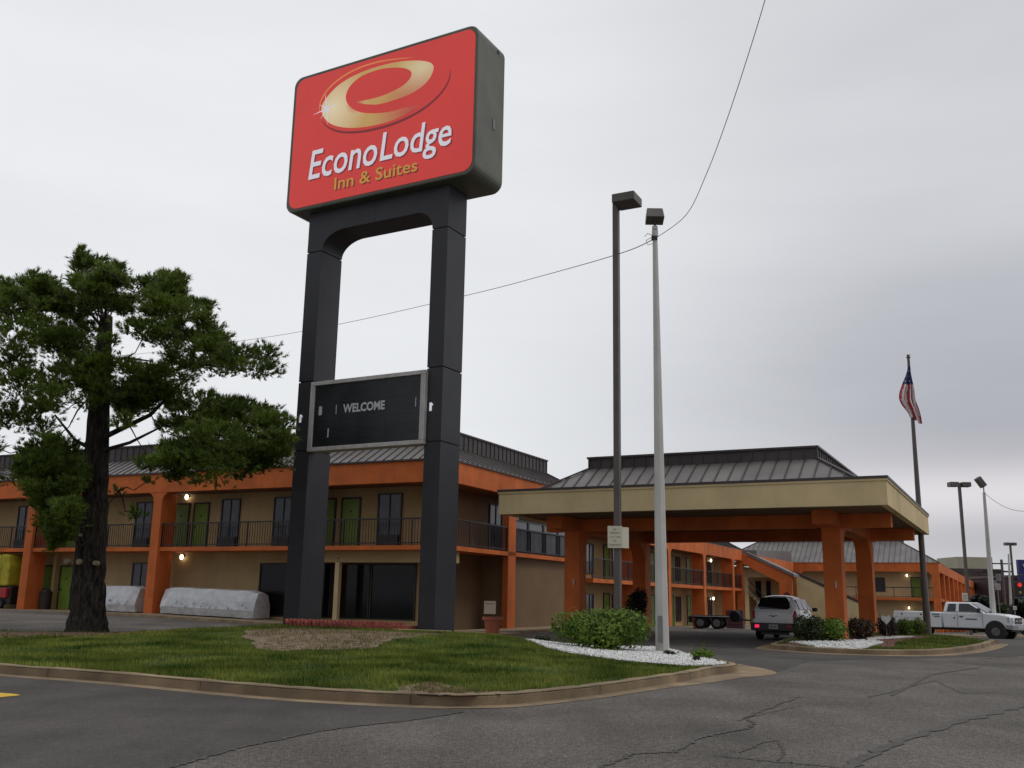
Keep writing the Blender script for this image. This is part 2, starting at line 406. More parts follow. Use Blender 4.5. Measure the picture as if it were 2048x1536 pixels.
for i in range(1, len(front)):
    a, b = front[i-1], front[i]; acc += math.dist(a, b)
    if acc > 3.1:
        acc = 0; dx, dy = b[0]-a[0], b[1]-a[1]; l = math.hypot(dx, dy); nx, ny = -dy/l, dx/l; tx, ty = dx/l*.005, dy/l*.005
        jm.quad((b[0]-nx*.004-tx, b[1]-ny*.004-ty, 0), (b[0]-nx*.004+tx, b[1]-ny*.004+ty, 0), (b[0]-nx*.004+tx, b[1]-ny*.004+ty, .14), (b[0]-nx*.004-tx, b[1]-ny*.004-ty, .14))
        jm.quad((b[0]+nx*.03-tx, b[1]+ny*.03-ty, .162), (b[0]+nx*.03+tx, b[1]+ny*.03+ty, .162), (b[0]+nx*.15+tx, b[1]+ny*.15+ty, .164), (b[0]+nx*.15-tx, b[1]+ny*.15-ty, .164))
DARKJ = mat('joint_dark', (.05, .04, .03), .9)
structure(jm.build('kerb_joints', DARKJ, fix=False))
# gutter pan, widening into the apron at the tip
nf = len(front)
gl = offset(front, lambda i: -(.22+.52*S((i-nf*.62)/(nf*.22))))
pan = MB(); vs = []
for a, b in zip(front, gl): vs += [(a[0], a[1], gz(*a)+.014), (b[0], b[1], gz(*b)+.006)]
pan.add(vs, [(2*i, 2*i+1, 2*i+3, 2*i+2) for i in range(nf-1)])
structure(pan.build('gutter', KERB))
# --- darker newer asphalt along the kerb on the left
seam = [(260, 1560), (350, 1534), (430, 1510), (500, 1492), (570, 1478), (640, 1463), (720, 1452), (800, 1444), (870, 1434), (930, 1424)]
sm = [tuple(ong(x, y)[:2]) for x, y in seam]
sm = [(sm[0][0]-.8, 3)] + sm
dk = sm + [gl[i] for i in range(nf) if -40 < gl[i][0] < sm[-1][0]][::-1] + [(-34, 3)]
structure(sheet(dk, lambda x, y: gz(x, y)+.004, 1.0).build('dark_asphalt_lane', ASPHD))
# drive between the islands and back lot: darker as well
lot = [tuple(ong(x, y)[:2]) for x, y in [(1536, 1350), (1620, 1322), (1800, 1318), (2030, 1312)]] + [(24, 33), (40, 44), (30, 75), (10, 50), (4.8, 26.5), (gl[-1][0]+.3, gl[-1][1])]
structure(sheet(lot, lambda x, y: gz(x, y)+.004, 1.5).build('driveway', ground_mat('driveway_asphalt', (.085, .077, .074), 0, .3, .25)))
# cracks
ck = MB()
def crack(px, w, jag=.05, seg=5, z=.008):
    seg = seg*3 if seg == 5 else seg; jag *= .8; w *= .95
    P = [ong(x, y) for x, y in px]; Q = []
    for i in range(len(P)-1):
        for k in range(seg):
            t = k/seg; q = P[i].lerp(P[i+1], t); Q.append((q.x+rnd.uniform(-jag, jag), q.y+rnd.uniform(-jag, jag)))
    Q.append((P[-1].x, P[-1].y))
    Lq = offset(Q, lambda i: w*.5*(.5+abs(math.sin(i*1.3)))+.004); Rq = offset(Q, lambda i: -w*.5*(.5+abs(math.cos(i*.9)))-.004)
    vs = []
    for a, b in zip(Lq, Rq): vs += [(a[0], a[1], gz(*a)+z), (b[0], b[1], gz(*b)+z)]
    ck.add(vs, [(2*i, 2*i+1, 2*i+3, 2*i+2) for i in range(len(Q)-1)])
crack(seam[0:], .022, .03)
crack([(1180, 1550), (1215, 1530), (1270, 1508), (1350, 1505), (1390, 1480), (1440, 1468), (1500, 1456), (1508, 1447), (1490, 1436), (1560, 1408), (1600, 1394)], .030, .04)
crack([(1430, 1512), (1500, 1519), (1560, 1525), (1640, 1532), (1700, 1538)], .016, .03)
crack([(1480, 1505), (1520, 1488), (1556, 1480)], .014, .03)
crack([(1556, 1482), (1568, 1505), (1556, 1522)], .012, .02)
crack([(1740, 1395), (1790, 1382), (1830, 1370), (1870, 1362)], .028, .05)
crack([(1870, 1362), (1930, 1388), (2000, 1384)], .012, .05)
crack([(1470, 1442), (1540, 1425), (1600, 1412)], .010, .03)
crack([(1960, 1318), (2060, 1311)], .03, .03)
structure(ck.build('asphalt_cracks', mat('crack_dark', (.078, .070, .062), .95, .3, 8), fix=False))
ck = MB()
crack([(1670, 1560), (1720, 1520), (1800, 1484), (1900, 1450), (2000, 1424), (2100, 1404)], .10, .05, 9, .007)
crack([(1780, 1392), (1860, 1350), (1960, 1335)], .06, .03, 5, .007)
structure(ck.build('crack_sealant', mat('sealant', (.070, .063, .058), .9, .25, 6), fix=False))
yp = ong(-88, 1391)
ym = MB(); ym.add([(yp.x+.75*math.cos(a)*(1+.06*math.sin(5*a)), yp.y+.42*math.sin(a), .0095) for a in [i*.2618 for i in range(24)]], [tuple(range(24))])
structure(ym.build('road_marking', YLINE, fix=False))
# brown oil / leaf patches, dry straw patch, gravel bed, as draped sheets
def blob_px(px, z, lift, mt, name, step=.35, rag=.12):
    P = [tuple(ong(x, y, z)[:2]) for x, y in px]; P = smoothline(P+[P[0]], 5)[:-1]
    P = [(p[0]+rnd.uniform(-rag, rag), p[1]+rnd.uniform(-rag, rag)) for p in P]
    o = sheet(P, lambda x, y: mound(x, y)+lift, step).build(name, mt, smooth=True); return P, structure(o)
STRAW = mat('dry_straw', (.10, .068, .04), .95, .35, 5, c2=(.21, .155, .10), bump=.9, bscale=60)
SOIL = mat('leafy_soil', (.045, .03, .018), .95, .3, 4, c2=(.13, .065, .035), bump=.8, bscale=50)
straw, _ = blob_px([(480, 1268), (560, 1261), (700, 1265), (850, 1271), (905, 1272), (860, 1276), (790, 1281), (740, 1289), (690, 1291), (620, 1290), (540, 1291), (500, 1280)], .33, .012, STRAW, 'dry_straw_patch')
soil, _ = blob_px([(-160, 1276), (0, 1275), (90, 1271), (160, 1275), (250, 1273), (330, 1268), (300, 1261), (180, 1258), (0, 1258), (-160, 1258)], .22, .012, SOIL, 'leaf_litter_bed')
dry2, _ = blob_px([(790, 1372), (850, 1362), (960, 1374), (1010, 1380), (900, 1385), (820, 1382)], .18, .010, STRAW, 'dry_edge_patch', .3)
grv = [(1050, 1290), (1120, 1294), (1200, 1298), (1300, 1304), (1400, 1316), (1446, 1326), (1380, 1328), (1250, 1322), (1150, 1312), (1090, 1303)]
GP = [tuple(ong(x, y, .19)[:2]) for x, y in grv]
GP = [GP[0]] + [(2.2, 26.2), (4.0, 25.8), (front[-12][0]-.18, front[-12][1]), (front[-16][0]-.2, front[-16][1])] + GP[5:]
WGR = mat('white_gravel_bed', (.42, .42, .41), .9, .35, 30, c2=(.66, .66, .65), bump=1, bscale=50)
gp_ = sheet(GP, lambda x, y: mound(x, y)+.015, .35); structure(gp_.build('gravel_bed', WGR, smooth=True))
def pebbles(poly, zf, n, name, label, mt, r0=.02, r1=.045):
    x0 = min(p[0] for p in poly); x1 = max(p[0] for p in poly); y0 = min(p[1] for p in poly); y1 = max(p[1] for p in poly)
    mb = MB(); base = [Vector(v) for v in [(1,0,0),(-1,0,0),(0,1,0),(0,-1,0),(0,0,1),(0,0,-1)]]
    fs = [(0,2,4),(2,1,4),(1,3,4),(3,0,4),(2,0,5),(1,2,5),(3,1,5),(0,3,5)]
    k = 0
    while k < n:
        x = rnd.uniform(x0, x1); y = rnd.uniform(y0, y1)
        if not inpoly(x, y, poly): continue
        r = rnd.uniform(r0, r1); q = Matrix.Rotation(rnd.uniform(0, 6.3), 3, 'Z') @ Matrix.Rotation(rnd.uniform(0, 6.3), 3, 'X')
        z = zf(x, y)
        mb.add([q @ Vector((b.x*r, b.y*r*rnd.uniform(.6, 1), b.z*r*.7)) + Vector((x, y, z+r*.4)) for b in base], fs); k += 1
    return tag(mb.build(name, mt, fix=False), label, 'gravel', kind='stuff')
WPEB = mat('white_pebble', (.55, .55, .54), .85, .2, 30, c2=(.74, .74, .73))
pebbles(GP, lambda x, y: mound(x, y)+.012, 5200, 'white_gravel', 'loose white gravel round the big shrub and the white pole', WPEB)

# blades of grass
def blades(poly, zf, n, name, label, excl=(), hgt=(.04, .08), mt=None, dens=None):
    x0 = min(p[0] for p in poly); x1 = max(p[0] for p in poly); y0 = min(p[1] for p in poly); y1 = max(p[1] for p in poly)
    mb = MB(); k = 0
    while k < n:
        x = rnd.uniform(max(x0, -17), x1); y = rnd.uniform(y0, y1)
        if rnd.random() > (16/max(y, 12))**1.2 or not inpoly(x, y, poly) or (excl and rnd.random() > .10 and any(inpoly(x, y, e) for e in excl)): continue
        cl = noise.noise(Vector((x*.8, y*.8, 3)))
        if rnd.random() > .75+cl: continue
        if edist(x, y, poly) < .17: continue
        z = zf(x, y); a = rnd.uniform(0, 6.3); w = rnd.uniform(.006, .012); h = rnd.uniform(*hgt)*(1+.5*cl); lx, ly = rnd.uniform(-.03, .03), rnd.uniform(-.03, .03)
        c, s = math.cos(a)*w, math.sin(a)*w
        mb.v += [Vector((x-c, y-s, z-.01)), Vector((x+c, y+s, z-.01)), Vector((x+lx, y+ly, z+h))]
        i = len(mb.v); mb.f.append((i-3, i-2, i-1)); mb.m.append(0); k += 1
    return tag(mb.build(name, mt, fix=False), label, 'grass', kind='stuff')
BLADE = mat('grass_blade', (.045, .095, .010), .8, .3, .9, c2=(.185, .205, .040), spec=.1)
BLADED = mat('dry_blade', (.10, .08, .035), .9, .3, 3, c2=(.26, .20, .11), spec=.1)
blades(island, mound, 85000, 'lawn_blades', 'mown green grass of the lawn under the tall sign', excl=(straw, soil, GP), mt=BLADE)
blades(straw, mound, 3500, 'straw_blades', 'dry straw coloured grass at the foot of the tall sign', hgt=(.03, .09), mt=BLADED)
blades(dry2, mound, 900, 'withered_blades', 'withered grass tufts along the near kerb', hgt=(.03, .07), mt=BLADED)

# fallen leaves near the tree
lf = MB()
for i in range(420):
    p = rnd.choice(soil); x = p[0]+rnd.gauss(0, .9); y = p[1]+rnd.gauss(0, .4)
    if not inpoly(x, y, island): continue
    z = mound(x, y)+.03; a = rnd.uniform(0, 6.3); r = rnd.uniform(.03, .06)
    lf.quad(*[(x+r*math.cos(a+t)*q, y+r*math.sin(a+t)*q, z+rnd.uniform(0, .03)) for t, q in ((0, 1), (1.57, .5), (3.14, 1), (4.71, .5))])
tag(lf.build('fallen_leaves', mat('brown_leaf', (.12, .05, .025), .9, .3, 9, c2=(.24, .12, .06)), fix=False), 'brown fallen leaves round the foot of the pine', 'leaves', kind='stuff')

# ------------------------------------------------------------------ pylon sign
yS = R(-29); PS = ong(868, 1268, .3)
sign = thing('pylon_sign', 'tall two-legged roadside sign with red lit cabinet above a black letter board', 'sign', (PS.x, PS.y, 0), yS)
DP = 1.06
def pillar(u0, u1):
    mb = MB()
    cuts = [.0, 5.78, 8.03, 12.45]
    for a, b in zip(cuts[:-1], cuts[1:]): mb.box(u0, u1, 0, DP, a+.02, b-.02)
    mb.box(u0+.04, u1-.04, .04, DP-.04, 0, 12.5)
    return mb.build('support_post', PYL, sign)
pr = pillar(-.57, 0); pl_ = pillar(-5.56, -4.95)
for (o, uu) in ((pr, -.42), (pl_, -5.42)):
    q = MB(); q.box(uu, uu+.07, -.03, .0, 6.70, 6.95); q.box(uu+.05, uu+.11, -.034, -.004, 6.86, 6.92); q.build('post_reflector', WHT, o)  # glowing letter white stands in for sunlight caught by small reflectors
# header beam with arched opening
ul, ur = -5.56, 0
arch = [(ul, 12.47), (ul, 14.02), (ur, 14.02), (ur, 12.47), (-.57, 12.47)]
for i in range(9):
    t = i/8*math.pi/2; arch.append((-.57-.55+.55*math.cos(t), 12.47+.62*math.sin(t)))
for i in range(11):
    t = i/10*math.pi/2; arch.append((-4.95+.95-.95*math.sin(t), 12.47+.62*math.cos(t)))
hb = MB(); hb.prism(arch, lambda p: (p[0], 0, p[1]), lambda p: (p[0], DP, p[1])); hb.build('header_beam', PYL, sign)
q = MB(); q.box(-2.86, -2.83, -.006, .01, 13.09, 14.0); q.build('beam_joint', BLACKM, sign)
# cabinet : front plane stands .32 m in front of the posts
CF = -.32; CD = 1.72
PCF = PS + Vector((-math.sin(yS)*CF, math.cos(yS)*CF, 0))
def su(x, y): return onpl(x, y, PCF, yS)
a = su(592, 158); b = su(957, 45); c = su(950, 345); d = su(568, 430)
cu0 = (a[0]+d[0])/2; cu1 = (b[0]+c[0])/2; cz0 = (c[1]+d[1])/2; cz1 = (a[1]+b[1])/2
def rrect(u0, u1, z0, z1, r, n=6):
    P = []
    for (cx, cz, s) in ((u1-r, z1-r, 0), (u0+r, z1-r, 1), (u0+r, z0+r, 2), (u1-r, z0+r, 3)):
        for i in range(n+1):
            t = (s+i/n)*math.pi/2; P.append((cx+r*math.cos(t), cz+r*math.sin(t)))
    return P
mb = MB(); mb.prism(rrect(cu0, cu1, cz0, cz1, .36), lambda p: (p[0], CF, p[1]), lambda p: (p[0], CF+CD, p[1]))
cab = mb.build('sign_cabinet', CABM, sign, bevel=.05)
q = MB(); q.box(cu1-.004, cu1+.02, CF+1.0, CF+1.12, cz0+1.9, cz0+2.25); q.build('access_handle', GREYM, cab)
q = MB(); q.tube([(cu1-.01, CF+1.25, cz1-.35), (cu1+.02, CF+1.25, cz1-.35)], .07, 10); q.build('vent_hole', BLACKM, cab)
mb = MB(); mb.prism(rrect(cu0+.14, cu1-.10, cz0+.13, cz1-.13, .34), lambda p: (p[0], CF-.012, p[1]), lambda p: (p[0], CF+.02, p[1]))
face = mb.build('sign_face', RED, sign)
Z1 = 3.3385
def zp(x, y): return su(540+x/Z1, 20+y/Z1)
def flat(poly, name, mt, y0, th=.006, parent=face):
    mb = MB(); mb.prism(poly, lambda p: (p[0], y0-th, p[1]), lambda p: (p[0], y0, p[1])); return mb.build(name, mt, parent)
def gold_mat():
    M = bpy.data.materials.new('gold_swirl'); M.use_nodes = True
    nt = M.node_tree; N = nt.nodes; L = nt.links; b = N['Principled BSDF']; tc = N.new('ShaderNodeTexCoord')
    def spotl(x, y, r):
        p = zp(x, y); s = N.new('ShaderNodeVectorMath'); s.operation = 'DISTANCE'; L.new(tc.outputs['Object'], s.inputs[0]); s.inputs[1].default_value = (p[0], CF-.02, p[1])
        m = N.new('ShaderNodeMapRange'); m.inputs['From Min'].default_value = 0; m.inputs['From Max'].default_value = r; m.inputs['To Min'].default_value = 1; m.inputs['To Max'].default_value = 0
        L.new(s.outputs['Value'], m.inputs['Value']); return m.outputs['Result']
    def mix(f, a, bb):
        m = N.new('ShaderNodeMix'); m.data_type = 'RGBA'; L.new(f, m.inputs['Factor'])
        for k, v in (('A', a), ('B', bb)):
            if isinstance(v, tuple): m.inputs[k].default_value = (*v, 1)
            else: L.new(v, m.inputs[k])
        return m.outputs['Result']
    c = mix(spotl(430, 660, 1.5), (.55, .33, .11), (.80, .66, .42))
    c = mix(spotl(1010, 410, 1.1), c, (.70, .60, .36))
    c = mix(spotl(960, 700, 1.7), c, (.48, .035, .045))
    c = mix(spotl(575, 618, .42), c, (.48, .035, .045))
    L.new(c, b.inputs['Base Color']); L.new(c, b.inputs['Emission Color']); b.inputs['Emission Strength'].default_value = .45
    b.inputs['Roughness'].default_value = .4; return M
GOLD = gold_mat()
sw_o = [(560,618),(700,634),(830,604),(960,552),(1050,482),(1090,412),(1088,365),(1040,344),(960,340),(850,349),(700,386),(560,442),(450,512),(372,600),(346,660),(366,725),(425,770),(520,788),(640,782),(780,752),(900,705),(1010,640)]
sw_i = [(900,655),(790,684),(680,692),(600,683),(545,655),(512,610),(512,560),(545,500),(620,440),(740,397),(850,386),(920,396),(948,425),(930,470),(870,520),(760,572),(660,600)]
def cm(P, n=3): 
    return smoothline(P, n)
swp = cm(sw_o)+cm(sw_i)
flat([zp(*p) for p in swp], 'swirl_emblem', GOLD, CF-.016)
def ribbon(P, w, name, mt, y0, taper=True):
    P = cm([zp(*p) for p in P], 4); n = len(P)
    wf = lambda s: (lambda i: s*w*(math.sin(math.pi*i/(n-1))**.6 if taper else 1)+s*.003)
    a = offset(P, wf(.5)); b = offset(P, wf(-.5)); mb = MB(); vs = []
    for p, q in zip(a, b): vs += [(p[0], y0, p[1]), (q[0], y0, q[1])]
    mb.add(vs, [(2*i, 2*i+1, 2*i+3, 2*i+2) for i in range(n-1)]); return mb.build(name, mt, face, fix=False)
ORG = mat('sign_orange_line', (.6, .20, .08), .4, .05, 2, emit=(.34, .10, .03))
ribbon([(330,690),(345,600),(420,500),(560,405),(740,345),(960,318)], .07, 'emblem_highlight_line', ORG, CF-.019)
ribbon([(345,740),(400,790),(500,818),(660,806),(850,752),(1020,665),(1140,560),(1195,470),(1206,400)], .09, 'emblem_shadow_line', DKRED, CF-.0145)
st = MB(); cx, cz = zp(380, 662)
for k in range(8):
    t = k*math.pi/4+.15; r = .62 if k % 2 == 0 else .40; px_, pz_ = -math.sin(t)*.035, math.cos(t)*.035
    st.quad((cx+px_, CF-.024, cz+pz_), (cx-px_, CF-.024, cz-pz_), (cx+r*math.cos(t), CF-.024, cz+r*math.sin(t)))
st.add([(cx+.07*math.cos(i*.785), CF-.0242, cz+.07*math.sin(i*.785)) for i in range(8)], [tuple(range(8))])
st.build('sparkle_star', WHT, face, fix=False)
def text_mesh(txt, bold=.0, shear=0.0):
    cu = bpy.data.curves.new('t', 'FONT'); cu.body = txt; cu.size = 1; cu.offset = bold; cu.shear = shear; cu.resolution_u = 3
    o = bpy.data.objects.new('t', cu); col.objects.link(o)
    dg = bpy.context.evaluated_depsgraph_get(); me = bpy.data.meshes.new_from_object(o.evaluated_get(dg))
    vs = [v.co.copy() for v in me.vertices]; fs = [tuple(p.vertices) for p in me.polygons]
    bpy.data.objects.remove(o); return vs, fs
def put_text(txt, name, mt, parent, x0, x1, z0, cap, y, bold=.02, shear=0.0, hk=None):
    vs, fs = text_mesh(txt, bold, shear)
    a = min(v.x for v in vs); b = max(v.x for v in vs); sx = (x1-x0)/(b-a); sz = cap/.70
    mb = MB(); mb.add([(x0+(v.x-a)*sx, y, z0+v.y*sz) for v in vs], fs); return mb.build(name, mt, parent, fix=False)
def sign_word(txt, bl, br, top, mt, shadow=True, **k):
    p0 = zp(*bl); p1 = zp(*br); pt = zp(*top); zb = (p0[1]+p1[1])/2
    ch = pt[1]-p0[1]
    if shadow: put_text(txt, 'letter_shadow', DKRED, face, p0[0]+.05, p1[0]+.05, zb-.045, ch, CF-.016, **k)
    put_text(txt, 'sign_lettering', mt, face, p0[0], p1[0], zb, ch, CF-.022, **k)
sign_word('Econo', (258,1128), (715,1032), (272,938), WHT, bold=.010, shear=.14)
sign_word('Lodge', (735,1003), (1212,900), (766,812), WHT, bold=.010, shear=.12)
sign_word('Inn & Suites', (430,1203), (985,1072), (442,1122), GOLDL, shadow=True, bold=.010)
# reader board
MF = -.14
PMF = PS + Vector((-math.sin(yS)*MF, math.cos(yS)*MF, 0))
def mu(x, y): return onpl(x, y, PMF, yS)
a = mu(622, 765); b = mu(852, 738); c = mu(845, 888); d = mu(613, 903)
m0 = (a[0]+d[0])/2; m1 = (b[0]+c[0])/2; mz0 = (c[1]+d[1])/2; mz1 = (a[1]+b[1])/2
fw = .13
fr_ = MB()
fr_.box(m0, m1, MF, .28, mz0, mz0+fw); fr_.box(m0, m1, MF, .28, mz1-fw, mz1)
fr_.box(m0, m0+fw*1.3, MF, .28, mz0+fw, mz1-fw); fr_.box(m1-fw*1.3, m1, MF, .28, mz0+fw, mz1-fw)
board = fr_.build('reader_board', FRAMEW, sign, bevel=.015)
pb = MB(); pb.box(m0+fw*1.3, m1-fw*1.3, MF+.05, MF+.09, mz0+fw, mz1-fw); panel = pb.build('letter_panel', MARQ, board)
tr = MB()
for k in range(1, 7):
    z = mz0+fw+(mz1-mz0-2*fw)*k/7; tr.box(m0+fw*1.3, m1-fw*1.3, MF+.042, MF+.052, z-.008, z+.008)
for k in (1, 2): 
    uu = m0+(m1-m0)*k/3; tr.box(uu-.008, uu+.008, MF+.040, MF+.052, mz0+fw, mz1-fw)
tr.build('letter_track', mat('track_dark', (.035, .040, .042), .4), board)
Z6 = 2048/280
def mp6(x, y): return mu(600+x/Z6, 730+y/Z6)
p0 = mp6(615, 690); p1 = mp6(1228, 640); pt = mp6(612, 572)
put_text('WELCOME', 'board_lettering', LETW, board, p0[0], p1[0], (p0[1]+p1[1])/2, pt[1]-p0[1], MF+.036, bold=.035)
for (x0, y0, x1, y1) in ((262,735,315,600), (512,715,528,580), (388,1058,412,925), (1676,605,1692,470)):
    A = mp6(x0, y0); B = mp6(x1, y1); lb = MB(); lb.box(A[0], B[0], MF+.030, MF+.036, A[1], B[1]); lb.build('stray_letter_strip', LETW, board)
# red angled brick edging at the foot of the sign
be = MB()
e0 = Vector((-4.9, -.55)); e1 = Vector((-.75, -.25)); nb = 30
for i in range(nb):
    t = i/nb; p = e0.lerp(e1, t)
    wx = PS.x+math.cos(yS)*p.x-math.sin(yS)*p.y; wy = PS.y+math.sin(yS)*p.x+math.cos(yS)*p.y
    z = mound(wx, wy)
    L_ = .26; an = R(52)+rnd.uniform(-.07, .07); base = Vector((p.x, p.y, z-.02))
    dv = Vector((math.cos(an)*-.8, 0, math.sin(an)))*L_; nv = Vector((math.sin(an), 0, math.cos(an)*.8))*.065
    v0 = [base, base+dv, base+dv+nv, base+nv]
    be.add([*v0, *[q+Vector((0, .16, 0)) for q in v0]], [(0,1,2,3),(7,6,5,4),(0,4,5,1),(1,5,6,2),(2,6,7,3),(3,7,4,0)])
be.box(-4.95, -.7, -.42, .2, .25, .50)
bo = be.build('brick_edging', mat('red_brick', (.26, .055, .04), .85, .3, 7, c2=(.36, .09, .065), bump=.4), None)
bo.location = (PS.x, PS.y, 0); bo.rotation_euler = (0, 0, yS); tag(bo, 'low red sawtooth brick edging between the two legs of the tall sign', 'edging')
# concrete pad by right leg
pd = MB(); pd.box(-1.0, .75, -.55, -.25, .2, .42); o = pd.build('concrete_footing', CONC, None, bevel=.02); o.location = (PS.x, PS.y, 0); o.rotation_euler = (0, 0, yS)
tag(o, 'pale concrete slab edge in front of the right leg of the tall sign', 'slab')

# ------------------------------------------------------------------ roofs & facades
def hip_roof(u0, u1, v0, v1, z0, ins, z1, z2, parent, sp=.45, tf=None):
    mb = MB(tf)
    a = [(u0,v0,z0),(u1,v0,z0),(u1,v1,z0),(u0,v1,z0)]; b = [(u0+ins,v0+ins,z1),(u1-ins,v0+ins,z1),(u1-ins,v1-ins,z1),(u0+ins,v1-ins,z1)]
    mb.mi = 0
    mb.add(a+b, [(0,1,5,4),(1,2,6,5),(2,3,7,6),(3,0,4,7),(3,2,1,0)])
    mb.mi = 1
    h = .045
    def rib(p, q): mb.bar(Vector(p)+Vector((0,0,h*.4)), Vector(q)+Vector((0,0,h*.4)), .045, h)
    n = int((u1-u0)/sp)
    for i in range(1, n):
        u = u0+(u1-u0)*i/n; t = min(ins, u-u0, u1-u)
        if t > .1:
            rib((u, v0, z0), (u, v0+t, z0+(z1-z0)*t/ins)); rib((u, v1, z0), (u, v1-t, z0+(z1-z0)*t/ins))
    n = int((v1-v0)/sp)
    for i in range(1, n):
        v = v0+(v1-v0)*i/n; t = min(ins, v-v0, v1-v)
        if t > .1:
            rib((u0, v, z0), (u0+t, v, z0+(z1-z0)*t/ins)); rib((u1, v, z0), (u1-t, v, z0+(z1-z0)*t/ins))
    for i in range(4): mb.bar(Vector(a[i])+Vector((0,0,.04)), Vector(b[i])+Vector((0,0,.04)), .11, .06)
    # upper band, set a little inside
    e = .02; U0, U1, V0, V1 = u0+ins-e, u1-ins+e, v0+ins-e, v1-ins+e
    mb.mi = 2
    mb.box(U0, U1, V0, V1, z1-.12, z2)
    mb.mi = 1
    n = int((U1-U0)/.42)
    for i in range(n+1):
        u = U0+(U1-U0)*i/n; mb.box(u-.02, u+.02, V0-.035, V0-.002, z1-.05, z2); mb.box(u-.02, u+.02, V1+.002, V1+.035, z1-.05, z2)
    n = int((V1-V0)/.42)
    for i in range(n+1):
        v = V0+(V1-V0)*i/n; mb.box(U0-.035, U0-.002, v-.02, v+.02, z1-.05, z2); mb.box(U1+.002, U1+.035, v-.02, v+.02, z1-.05, z2)
    mb.box(U0-.07, U1+.07, V0-.07, V1+.07, z2, z2+.07)
    return mb.build('roof', [ROOFP, ROOFR, ROOFB], parent)
def arch_fascia(us, w, zb, zt, th, r, ax, off):
    """fascia with rounded brackets beside every column; us = column left edges; ax 'u' or 'v'"""
    return
def door(mb_parent, name, ax, p0, p1, pl, z0, z1, mt=None, out=-1, tf=None):
    """door leaf lying in a plane; ax='u': spans u p0..p1 at v=pl, facing out*v ; ax='v' spans v at u=pl"""
    def B(m, a0, a1, d0, d1, za, zb):
        lo, hi = sorted((pl+out*d0, pl+out*d1))
        if ax == 'u': m.box(a0, a1, lo, hi, za, zb)
        else: m.box(lo, hi, a0, a1, za, zb)
    m = MB(tf); f = .08
    B(m, p0-f, p0, 0, .06, z0, z1+f); B(m, p1, p1+f, 0, .06, z0, z1+f); B(m, p0, p1, 0, .06, z1, z1+f)
    fr = m.build('door', DFRAME, mb_parent)
    m = MB(tf); B(m, p0, p1, 0, .03, z0+.02, z1); m.build('door_leaf', mt or GREEN, fr)
    m = MB(tf); mid = (p0+p1)/2; B(m, mid-.05, mid+.05, .03, .036, z0+1.5, z0+1.58); m.build('door_number', BLACKM, fr)
    m = MB(tf); B(m, p0+.08, p0+.13, .03, .08, z0+.95, z0+1.05); m.build('door_knob', BLACKM, fr)
    return fr
def window(parent, ax, p0, p1, pl, z0, z1, out=-1, glass=None, mull=1, ac=False, tf=None):
    def B(m, a0, a1, d0, d1, za, zb):
        lo, hi = sorted((pl+out*d0, pl+out*d1))
        if ax == 'u': m.box(a0, a1, lo, hi, za, zb)
        else: m.box(lo, hi, a0, a1, za, zb)
    m = MB(tf); f = .06
    B(m, p0, p0+f, 0, .07, z0, z1); B(m, p1-f, p1, 0, .07, z0, z1); B(m, p0+f, p1-f, 0, .07, z1-f, z1); B(m, p0+f, p1-f, 0, .07, z0, z0+f)
    for k in range(1, mull+1):
        a = p0+(p1-p0)*k/(mull+1); B(m, a-.025, a+.025, 0, .065, z0+f, z1-f)
    fr = m.build('window', DFRAME, parent)
    m = MB(tf); B(m, p0+f, p1-f, .01, .03, z0+f, z1-f); m.build('window_pane', glass or GLASSU, fr)
    if ac:
        m = MB(tf); B(m, p0+.1, p1-.1, .03, .2, z0+.05, z0+.5)
        for k in range(6): B(m, p0+.15, p1-.15, .2, .207, z0+.1+k*.06, z0+.13+k*.06)
        m.build('air_conditioner', BUMP, fr)
    return fr
def railing(parent, a, b, z0, h=1.08, tf=None, sp=.14, thick=.03):
    a = Vector((*a, z0)); b = Vector((*b, z0)); n = max(2, int((b-a).length/sp)); m = MB(tf)
    up = Vector((0, 0, 1))
    m.bar(a+up*h, b+up*h, .07, .06); m.bar(a+up*.1, b+up*.1, .04, .04)
    for i in range(n+1):
        p = a.lerp(b, i/n); w = .02
        if i % 12 == 0: w = .055
        m.bar(p+up*.0, p+up*(h-.02), w)
    return m.build('railing', BLACKM, parent)
def lamp(parent, u, v, z, tf=None, out=-1, ax='u'):
    m = MB(tf); d = out*.1
    if ax == 'u': m.box(u-.06, u+.06, min(v, v+d), max(v, v+d), z+.02, z+.12); q = (u, v+out*.16, z)
    else: m.box(min(v, v+d), max(v, v+d), u-.06, u+.06, z+.02, z+.12); q = (v+out*.16, u, z)
    f = m.build('wall_lamp', BLACKM, parent)
    m = MB(tf); m.tube([(q[0], q[1], z-.12), (q[0], q[1], z-.05), (q[0], q[1], z+.06), (q[0], q[1], z+.12)], [.03, .075, .075, .03], 8); m.build('lamp_globe', LAMPE, f, smooth=True)

# ---- left motel block (A). local: u right along the front, v into depth, z absolute
yA = R(-26.5); P2 = ong(303, 1227, .32)
UA = 15.37; LA = 14.7; U0A = -46.0
A = thing('motel_block', 'two storey orange-arched motel block behind the pine and the tall sign', 'building', (P2.x, P2.y, 0), yA)
swz = lambda u: .32-.021*max(0, min(16, u)) if u > 0 else .32
FB, FT = 5.87, 6.74; SB, ST = 3.15, 3.33
DEPTH = 1.5
